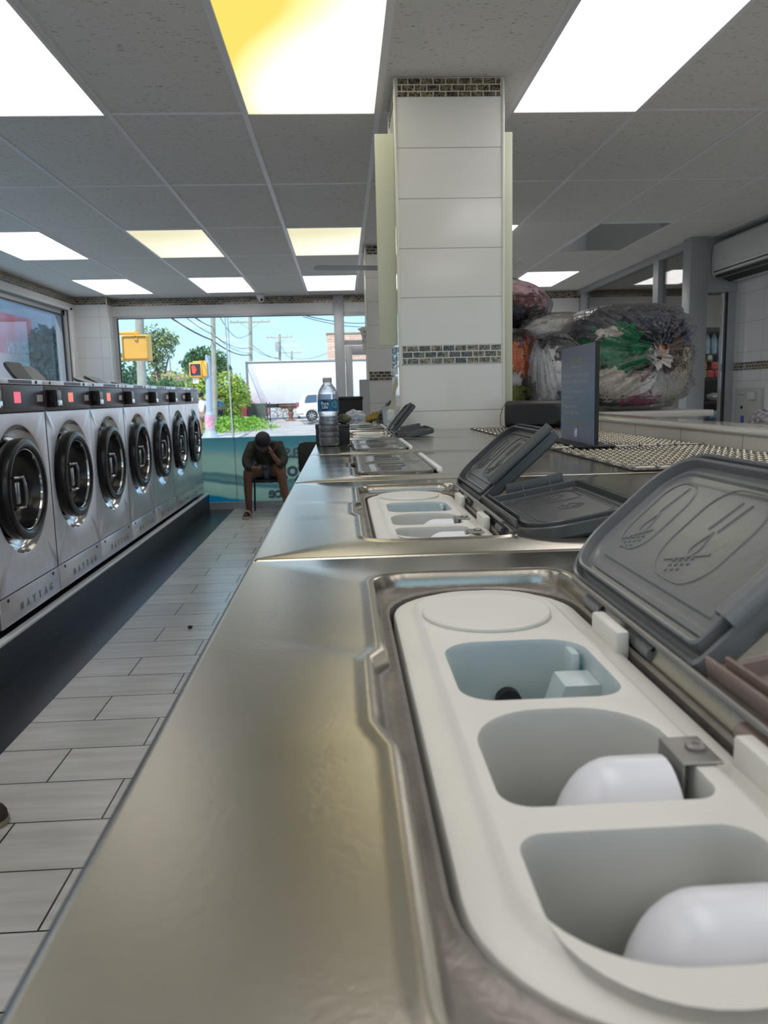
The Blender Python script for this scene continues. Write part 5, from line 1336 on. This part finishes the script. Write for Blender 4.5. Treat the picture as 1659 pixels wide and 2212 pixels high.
# fence under the trailer
a = at(535, 872, 51); b_ = at(584, 910, 51)
t = thing('green_fence', 'dark green slatted fence section under the left end of the trailer', 'fence', ((a.x + b_.x) / 2, 51, GZ)); off = ((a.x + b_.x) / 2, 51, GZ)
M['fence'] = mat('dark_green_slats', (.06, .10, .075), .7)
mb = MB(); n = 16
for i in range(n):
    x = a.x + (b_.x - .25 - a.x) * i / n; mb.box(x, x + .065, 51, 51.02, GZ + .03, a.z)
mb.box(a.x, b_.x - .25, 51.02, 51.05, GZ + .1, GZ + .16); mb.box(a.x, b_.x - .25, 51.02, 51.05, a.z - .15, a.z - .1); mb.build('slats', 'fence', t, off=off)
for x in (a.x - .05, b_.x - .2, b_.x):
    mb = MB(); mb.cyl((x, 51.05, GZ), (x, 51.05, a.z + .05), .035); mb.build('fence_post', 'black_m', t, off=off)
# bicycle
p = at(605, 892, 53.5); t = thing('bicycle', 'bicycle leaning by the fence in front of the trailer', 'bicycle', (p.x, 53.5, GZ)); M['bike'] = mat('bike_frame', (.12, .16, .22), .4)
for s in (-.5, .5):
    mb = MB(); mb.tube([(s + .33 * cos(q), 0, .34 + .33 * sin(q)) for q in [i * pi / 12 for i in range(24)]], .022, 6, closed=True)
    for i in range(6): mb.cyl((s, 0, .34), (s + .33 * cos(i * pi / 3), 0, .34 + .33 * sin(i * pi / 3)), .004, seg=4)
    mb.build('wheel', 'black_m', t)
mb = MB()
for q in (((-.5, .34), (-.1, .30)), ((-.1, .30), (-.22, .80)), ((-.22, .75), (-.5, .34)), ((-.1, .30), (.34, .75)), ((-.2, .74), (.33, .80)), ((.32, .88), (.5, .34)), ((.22, .95), (.38, .90))): mb.cyl((q[0][0], 0, q[0][1]), (q[1][0], 0, q[1][1]), .018, seg=6)
mb.box(-.32, -.12, -.04, .04, .80, .84, .01); mb.build('bike_frame', 'bike', t)
# brown table
p = at(628, 893, 52.5); t = thing('outdoor_table', 'old brown carved table standing on the pavement next to the white car', 'table', (p.x, 52.5, GZ)); M['brownw'] = mat('brown_wood', (.20, .11, .07), .7)
mb = MB(); mb.box(-.75, .55, -.4, .4, .98, 1.06, .01); mb.box(-.6, .45, -.3, .3, .80, .98); mb.build('table_top', 'brownw', t)
mb = MB(); mb.lathe([(.32, 0), (.30, .06), (.10, .15), (.16, .35), (.20, .5), (.12, .65), (.22, .8)], 16, True, True); mb.build('pedestal', 'brownw', t)
# white suv, side on
p = at(641, 900, 50); SX = p.x
t = thing('car', 'white SUV parked side-on in front of the trailer', 'car', (SX + 2.4, 51, GZ)); off = (SX + 2.4, 51, GZ)
M['carw'] = mat('white_car_paint', (.78, .79, .82), .25, coat=.4); M['carg'] = mat('dark_car_glass', (.06, .10, .16), .1)
pr = [(.02, .42), (.0, .75), (.04, 1.02), (.14, 1.12), (.36, 1.62), (.50, 1.76), (.9, 1.83), (2.5, 1.82), (3.0, 1.74), (3.65, 1.20), (4.55, 1.06), (4.80, .92), (4.85, .5), (4.80, .34), (4.35, .30)]
for cx in (3.85, .95):
    pr += [(cx + .44 * cos(q), .36 + .44 * sin(q)) for q in ([i * pi / 8 for i in range(0, 9)])]
pr += [(.2, .32)]
mb = MB()
lo = []
for y, k in ((50.0, .965), (50.06, 1), (51.80, 1), (51.88, .965)):
    lo.append([(SX + 2.4 + (x - 2.4) * k, y + (.16 * max(0, z - 1.05) if y < 51 else -.16 * max(0, z - 1.05)), GZ + .9 + (z - .9) * k) for x, z in pr])
mb.loft(lo); 
for l in (lo[0], lo[-1]):
    tri = tessellate_polygon([[Vector((q[0], q[2], 0)) for q in l]]); mb.add(l, [tuple(x) for x in tri])
mb.build('car_body', 'carw', t, off=off)
mb = MB()
for poly in ([(.52, 1.22), (.62, 1.55), (.75, 1.66), (1.30, 1.68), (1.30, 1.20), (.60, 1.16)], [(1.40, 1.20), (1.40, 1.68), (2.2, 1.68), (2.2, 1.20)], [(2.28, 1.20), (2.28, 1.68), (2.75, 1.66), (3.25, 1.22)]):
    mb.loft([[(SX + x, 49.985 + .16 * (z - 1.05) + d, GZ + z) for x, z in poly] for d in (0, .03)], True, True)
mb.build('side_window', 'carg', t, off=off)
mb = MB(); mb.loft([[(SX - .005 + x, y, GZ + z) for x, z in ((.16, 1.15), (.34, 1.60), (.40, 1.60), (.22, 1.15))] for y in (50.25, 51.65)], True, True); mb.build('rear_window', 'carg', t, off=off)
mb = MB(); mb.box(SX - .01, SX + .18, 49.99, 50.2, GZ + .92, GZ + 1.22, .03); mb.build('tail_light', mat('tail_lamp', (.35, .08, .12), .3), t, off=off)
mb = MB(); mb.box(SX - .03, SX + .45, 49.98, 51.8, GZ + .45, GZ + .55, .02); mb.build('bumper_strip', 'alu', t, off=off)
for cx in (.95, 3.85):
    mb = MB(); mb.lathe([(0, .03), (.20, .03), (.26, .0), (.34, 0), (.37, .03), (.37, .22), (.3, .25), (0, .25)], 28, c=(SX + cx, 50.0, GZ + .37), ax='y'); wh = mb.build('wheel', 'black_m', t, off=off)
    mb = MB()
    for i in range(8):
        q = i * pi / 4; mb.box(SX + cx - .0, SX + cx + .001, 49.99, 50.0, 0, .001)
        mb.tube([(SX + cx + .04 * cos(q), 50.0, GZ + .37 + .04 * sin(q)), (SX + cx + .24 * cos(q), 49.99, GZ + .37 + .24 * sin(q))], .028, 5)
    mb.build('wheel_rim', 'alu', wh, off=(0, 0, 0)).location = (-off[0], -off[1], -off[2])
# red car and people by the kerb
def small_car(label, u, v, Y, m, L=3.8):
    p = at(u, v, Y); t = thing('car', label, 'car', (p.x, Y, GZ)); 
    mb = MB(); pr = [(0, .3), (0, .8), (.5, .95), (1.0, 1.4), (2.5, 1.4), (3.1, .95), (3.8, .8), (3.8, .3)]
    mb.loft([[(x - L / 2, y, z) for x, z in pr] for y in (-.8, .8)], True, True); mb.build('car_body', m, t)
    mb = MB(); mb.loft([[(x - L / 2, y, z) for x, z in ((.75, .98), (1.1, 1.32), (2.4, 1.32), (2.85, .98))] for y in (-.82, -.79)], True, True); mb.build('side_window', 'carg', t)
    for x in (.8, 3.0):
        mb = MB(); mb.lathe([(0, 0), (.3, 0), (.32, .05), (.32, .2), (0, .2)], 20, c=(x - L / 2, -.85, .32), ax='y'); mb.build('wheel', 'black_m', t)
small_car('dark red car half hidden behind the weeds left of the trailer', 522, 895, 56, mat('dark_red_paint', (.30, .03, .07), .3))
p = at(441, 940, 32.5); stander('pedestrian in white T-shirt and cap walking by the metal signal pole', p.x, 32.5, GZ + .06, R(160), 'short', 'short', 'skin_l', 'tee', 'khaki', hairm='capm')
p = at(476, 912, 45); stander('pedestrian in blue shirt behind the signal pole', p.x, 45, GZ, R(200), 'short', 'long', 'skin_l', 'dimblue', 'jeans')
# poles and wires
def upole(label, u, vtop, Y, r, arm=None, tr=False, vb=None, name='utility_pole', m='pole_w'):
    p = at(u, vtop, Y); b = at(u + (2 if vb is None else vb), 880, Y)
    t = thing(name, label, 'pole', (b.x, Y, GZ)); off = (b.x, Y, GZ)
    mb = MB(); mb.tube([(b.x, Y, GZ), (p.x, Y, p.z)], [r, r * .8], 14); mb.build('shaft', m, t, off=off)
    if arm:
        v_, w_ = arm; q = at(u, v_, Y); mb = MB(); mb.box(q.x - w_ / 2, q.x + w_ / 2, Y - .1, Y - .02, q.z - .06, q.z + .06)
        mb.cyl((q.x - w_ * .25, Y - .06, q.z), (q.x, Y - .06, q.z - .6), .02); mb.cyl((q.x + w_ * .25, Y - .06, q.z), (q.x, Y - .06, q.z - .6), .02)
        for s in (-.46, -.3, .3, .46): mb.cyl((q.x + w_ * s, Y - .06, q.z + .06), (q.x + w_ * s, Y - .06, q.z + .2), .035)
        mb.build('crossarm', 'pole_w', t, off=off)
    if tr:
        q = at(u - 4, (vtop + 780) / 2 - 2, Y); mb = MB(); mb.cyl((q.x, Y - .3, q.z - .5), (q.x, Y - .3, q.z + .45), .25, seg=16); mb.build('transformer', 'alu', t, off=off)
    return t
upole('thick weathered wooden pole behind the yellow signal back', 299, 640, 20.8, .13, vb=7)
upole('grey green wooden pole just behind the blue metal signal pole', 459, 640, 40, .14, vb=3)
upole('utility pole with crossarm above the left end of the trailer', 540, 640, 64, .17, (696, 3.2), vb=2)
upole('farther utility pole with transformer above the trailer', 604, 722, 86, .16, (729, 2.8), True)
upole('smallest and farthest utility pole above the trailer', 630, 757, 130, .18, (762, 3.4))
upole('thin leaning pole above the brown roofs', 365, 764, 75, .09, vb=12)
upole('thin vertical sign pipe left of the trailer', 486, 684, 22, .022, vb=14, name='sign_pipe', m='alu')
def wire(label, pts, r, grp=True):
    P3 = [at(*q) for q in pts]; mb = MB(); out = []
    for a, b in zip(P3, P3[1:]):
        for k in range(8): out.append(a.lerp(b, k / 8) - Vector((0, 0, (a - b).length * .012 * 4 * (k / 8) * (1 - k / 8))))
    out.append(P3[-1]); mb.tube(out, r, 5); c = out[len(out) // 2]
    tag(mb.build('power_line', 'black_m', off=c, loc=c), label, 'cable', 'overhead power lines')
wire('thick overhead cable sagging from the window top past the wooden pole to the trailer pole', [(340, 665, 30), (459, 735, 40), (540, 766, 64)], .035)
wire('second overhead cable from the top of the window, right of the thick one', [(392, 660, 30), (459, 706, 40)], .03)
wire('thin overhead cable between the two main poles', [(376, 662, 30), (459, 722, 40), (541, 762, 64)], .018)
wire('overhead cable running down from the wooden pole to the farther transformer pole', [(466, 727, 40), (540, 750, 64), (604, 773, 86)], .022)
wire('thin overhead cable falling from the window top to the crossarm pole', [(468, 672, 34), (515, 730, 55), (542, 718, 64)], .018)
wire('overhead cable from the crossarm pole down to the transformer pole', [(544, 745, 64), (604, 775, 86)], .025)
wire('distant cable from the smallest pole to the brick building', [(604, 740, 86), (630, 772, 130), (706, 763, 92)], .03)
wire('overhead cable across the top right of the window above the brick building', [(640, 676, 30), (790, 698, 40)], .02)
wire('lower overhead cable across the door transom', [(655, 684, 30), (800, 706, 40)], .016)

# pedestrian signals
M['sig'] = mat('signal_yellow', (.80, .45, .07), .5); M['sig_d'] = mat('signal_dark_face', (.03, .03, .035), .5); M['hand_red'] = mat('red_hand_lamp', (.4, .02, .02), .4, emit=(1, .12, .10, 1.0))
Y = 14.6; c = at(295, 751, Y); s_ = Y / FPX
t = thing('pedestrian_signal', 'large yellow back of a pedestrian signal at the left of the front window', 'traffic signal', (c.x, Y, c.z)); off = (c.x, Y, c.z)
hw_, hh_ = 29 * s_, 27 * s_
mb = MB(); lo = []
for y, k, r in ((-.10, .90, .03), (-.13, .84, .03), (-.10, .94, .035), (-.05, .97, .03), (.10, 1, .03), (.12, .97, .03)): lo.append([(c.x + x * k, Y + y, c.z + z * k) for x, z in rr(0, 0, hw_, hh_, r, 5, 2)])
mb.loft(lo, True, True); mb.lathe([(.035, -.14), (.038, -.125), (.02, -.12)], 14, c=(c.x + .02, Y, c.z + hh_ * .72), ax='y'); mb.build('housing', 'sig', t, off=off)
mb = MB()
for v0, v1 in ((719, 727), (776, 781)):
    a = at(250, v0 + 1, Y); b = at(301, v0, Y); d = at(301, v1, Y)
    mb.tube([(a.x - .25, Y, a.z), (b.x, Y, b.z)], .03, 10); mb.tube([(b.x - .04, Y, b.z + .03), (b.x - .04, Y, min(b.z, c.z + hh_) if v0 < 740 else c.z - hh_)], .045, 10)
mb.build('mounting_arm', 'sig', t, off=off)
pl_ = at(243, 750, Y); mb = MB(); mb.tube([(pl_.x - .12, Y, GZ), (pl_.x - .12, Y, 4.5)], .07, 12); mb.build('pole', 'alu', t, off=off)
Y = 31.9; m_ = at(455, 945, Y); tp = at(449, 768, Y)
t = thing('signal_pole', 'blue grey metal pole with flared base and yellow walk signals across the street', 'pole', (m_.x, Y, GZ)); off = (m_.x, Y, GZ)
M['polem'] = mat('blue_grey_pole_paint', (.36, .46, .60), .5); M['flyer'] = mat('pink_flyer', (.70, .50, .58), .7, vary=(9, .8, (.6, .2, .35)))
mb = MB(); mb.lathe([(.36, 0), (.34, .10), (.24, .22), (.20, .35), (.19, .95), (.15, 1.0), (.135, 1.1)], 16, True, False, c=(m_.x, Y, GZ)); mb.tube([(m_.x, Y, GZ + 1.05), (tp.x, Y, tp.z)], [.13, .10], 14); mb.build('pole', 'polem', t, off=off)
mb = MB(); mb.lathe([(.205, .38), (.20, .92)], 16, c=(m_.x, Y, GZ)); mb.build('flyer', 'flyer', t, off=off)
c = at(424, 799, Y); s_ = Y / FPX
mb = MB(); mb.box(c.x - 14 * s_, c.x + 13 * s_, Y - .12, Y + .12, c.z - 15 * s_, c.z + 15 * s_, .03); a = at(445, 796, Y); mb.box(a.x - 6 * s_, a.x + 4 * s_, Y - .2, Y + .2, c.z - 14 * s_, c.z + 15 * s_, .03)
mb.tube([(c.x - 6 * s_, Y, c.z + 16 * s_), (m_.x, Y, c.z + 17 * s_)], .035, 8); mb.tube([(c.x - 6 * s_, Y, c.z - 16 * s_), (m_.x, Y, c.z - 16 * s_)], .035, 8)
sg = mb.build('signal_housing', 'sig', t, off=off)
mb = MB(); mb.box(c.x - 11 * s_, c.x + 10 * s_, Y - .125, Y - .119, c.z - 12 * s_, c.z + 12 * s_); sf = mb.build('signal_face', 'sig_d', sg, off=off)
mb = MB(); hx = c.x - 4 * s_
mb.ball((hx, Y - .13, c.z - 3 * s_), (4 * s_, .004, 5 * s_), 12, 8)
for i in range(4): mb.tube([(hx - 3 * s_ + 2 * s_ * i, Y - .13, c.z), (hx - 3.4 * s_ + 2.2 * s_ * i, Y - .13, c.z + (7.5, 9.5, 9, 7)[i] * s_)], .9 * s_, 6)
mb.tube([(hx + 3 * s_, Y - .13, c.z - 3 * s_), (hx + 6 * s_, Y - .13, c.z + 1.5 * s_)], .9 * s_, 6); mb.build('red_hand', 'hand_red', sf, off=off)
mb = MB(); q = at(423, 822, Y); mb.box(q.x - 6 * s_, q.x + 6 * s_, Y - .02, Y, q.z - 6 * s_, q.z + 6 * s_); mb.build('small_sign', 'white_lab', sg, off=off)

# seen through the left window: neighbouring wall, poster, shrubs
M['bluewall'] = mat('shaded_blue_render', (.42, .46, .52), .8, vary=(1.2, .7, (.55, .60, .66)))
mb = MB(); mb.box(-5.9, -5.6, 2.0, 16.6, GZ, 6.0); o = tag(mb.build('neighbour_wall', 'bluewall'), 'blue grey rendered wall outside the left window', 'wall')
def leftpt(u, v, X=-5.58):
    d = CR * ((u - 829.5) / FPX) - CU * ((v - 1106) / FPX) + CF; p = d * (X / d.x); return Vector((p.x, p.y, p.z + EYE))
a = leftpt(-60, 690); b = leftpt(66, 690); c = leftpt(72, 822)
t = thing('poster', 'faded red and pink poster on the wall outside the left window', 'poster', (-5.58, (a.y + b.y) / 2, 1.7)); off = (-5.58, (a.y + b.y) / 2, 1.7)
M['poster'] = mat('faded_red_poster', (.80, .10, .12), .6, vary=(1.8, .8, (.80, .40, .42))); M['poster_p'] = mat('faded_pink_poster', (.80, .42, .34), .6)
zt, zb, zm = b.z, c.z - .2, leftpt(66, 770).z
mb = MB(); mb.box(-5.595, -5.575, a.y, b.y, zm, zt); mb.build('upper_sheet', 'poster', t, off=off)
mb = MB(); mb.box(-5.595, -5.575, a.y, b.y + .25, zb, zm); mb.build('lower_sheet', 'poster_p', t, off=off)
text('lettering', 'WALK IN', .26, 'white_lab', (0, 1, 0), (0, 0, 1), (-5.572, b.y - .05, zm + .03), t, 'LEFT', 0, off, mirror=True)
mb = MB()
for u, v, r in ((100, 770, .5), (125, 760, .4), (85, 782, .45), (112, 790, .6)):
    p = leftpt(u, v, -5.2); foliage(mb, (p.x, p.y, p.z), (.25, r, r), 500, .09, int(u))
tag(mb.build('hedge', mat('bluish_green_leaves', (.10, .17, .15), .8)), 'dull green shrub against the blue wall outside the left window', 'bush')  # leaves are one even bluish green

# ------------------------------------------------------------------ small floor litter
o = MB().ball((0, 0, .008), (.016, .010, .009), 12, 8, .7, 3, 2).build('litter', 'black_m', loc=tuple(Vector((-1.03, 4.95, 0)))); tag(o, 'tiny dark scrap lying on the pale floor tiles', 'litter')

# ------------------------------------------------------------------ light and camera
w = bpy.data.worlds.new('sky'); SC.world = w; w.use_nodes = True
nt = w.node_tree; N = nt.nodes; L = nt.links; bg = N['Background']
tc = N.new('ShaderNodeTexCoord'); sp = N.new('ShaderNodeSeparateXYZ'); L.new(tc.outputs['Generated'], sp.inputs[0])
cr = N.new('ShaderNodeValToRGB'); e = cr.color_ramp.elements
e[0].position = .0; e[0].color = (.50, .74, .86, 1); e[1].position = .7; e[1].color = (.28, .46, .72, 1)
q = e.new(.12); q.color = (.38, .66, .88, 1)
L.new(sp.outputs['Z'], cr.inputs['Fac']); L.new(cr.outputs[0], bg.inputs['Color']); bg.inputs['Strength'].default_value = 1.5
sun = bpy.data.lights.new('sun', 'SUN'); sun.energy = 4.0; sun.angle = R(.6); sun.color = (1, .92, .78)
so_ = bpy.data.objects.new('sun', sun); COL.objects.link(so_); so_.rotation_euler = (R(38), 0, R(-25))
cam = bpy.data.cameras.new('camera'); co = bpy.data.objects.new('camera', cam); COL.objects.link(co)
cam.sensor_fit = 'VERTICAL'; cam.sensor_height = 36; cam.sensor_width = 27; cam.lens = FPX / 2212 * 36; cam.clip_start = .01; cam.clip_end = 400
mt = Matrix((( CR.x, CU.x, -CF.x, 0), (CR.y, CU.y, -CF.y, 0), (CR.z, CU.z, -CF.z, EYE), (0, 0, 0, 1)))
co.matrix_world = mt
cam.dof.use_dof = True; cam.dof.focus_distance = 1.25; cam.dof.aperture_fstop = 15
SC.camera = co
vs = SC.view_settings; vs.view_transform = 'Standard'; vs.look = 'None'; vs.gamma = 1; vs.exposure = 0.12; vs.use_curve_mapping = False
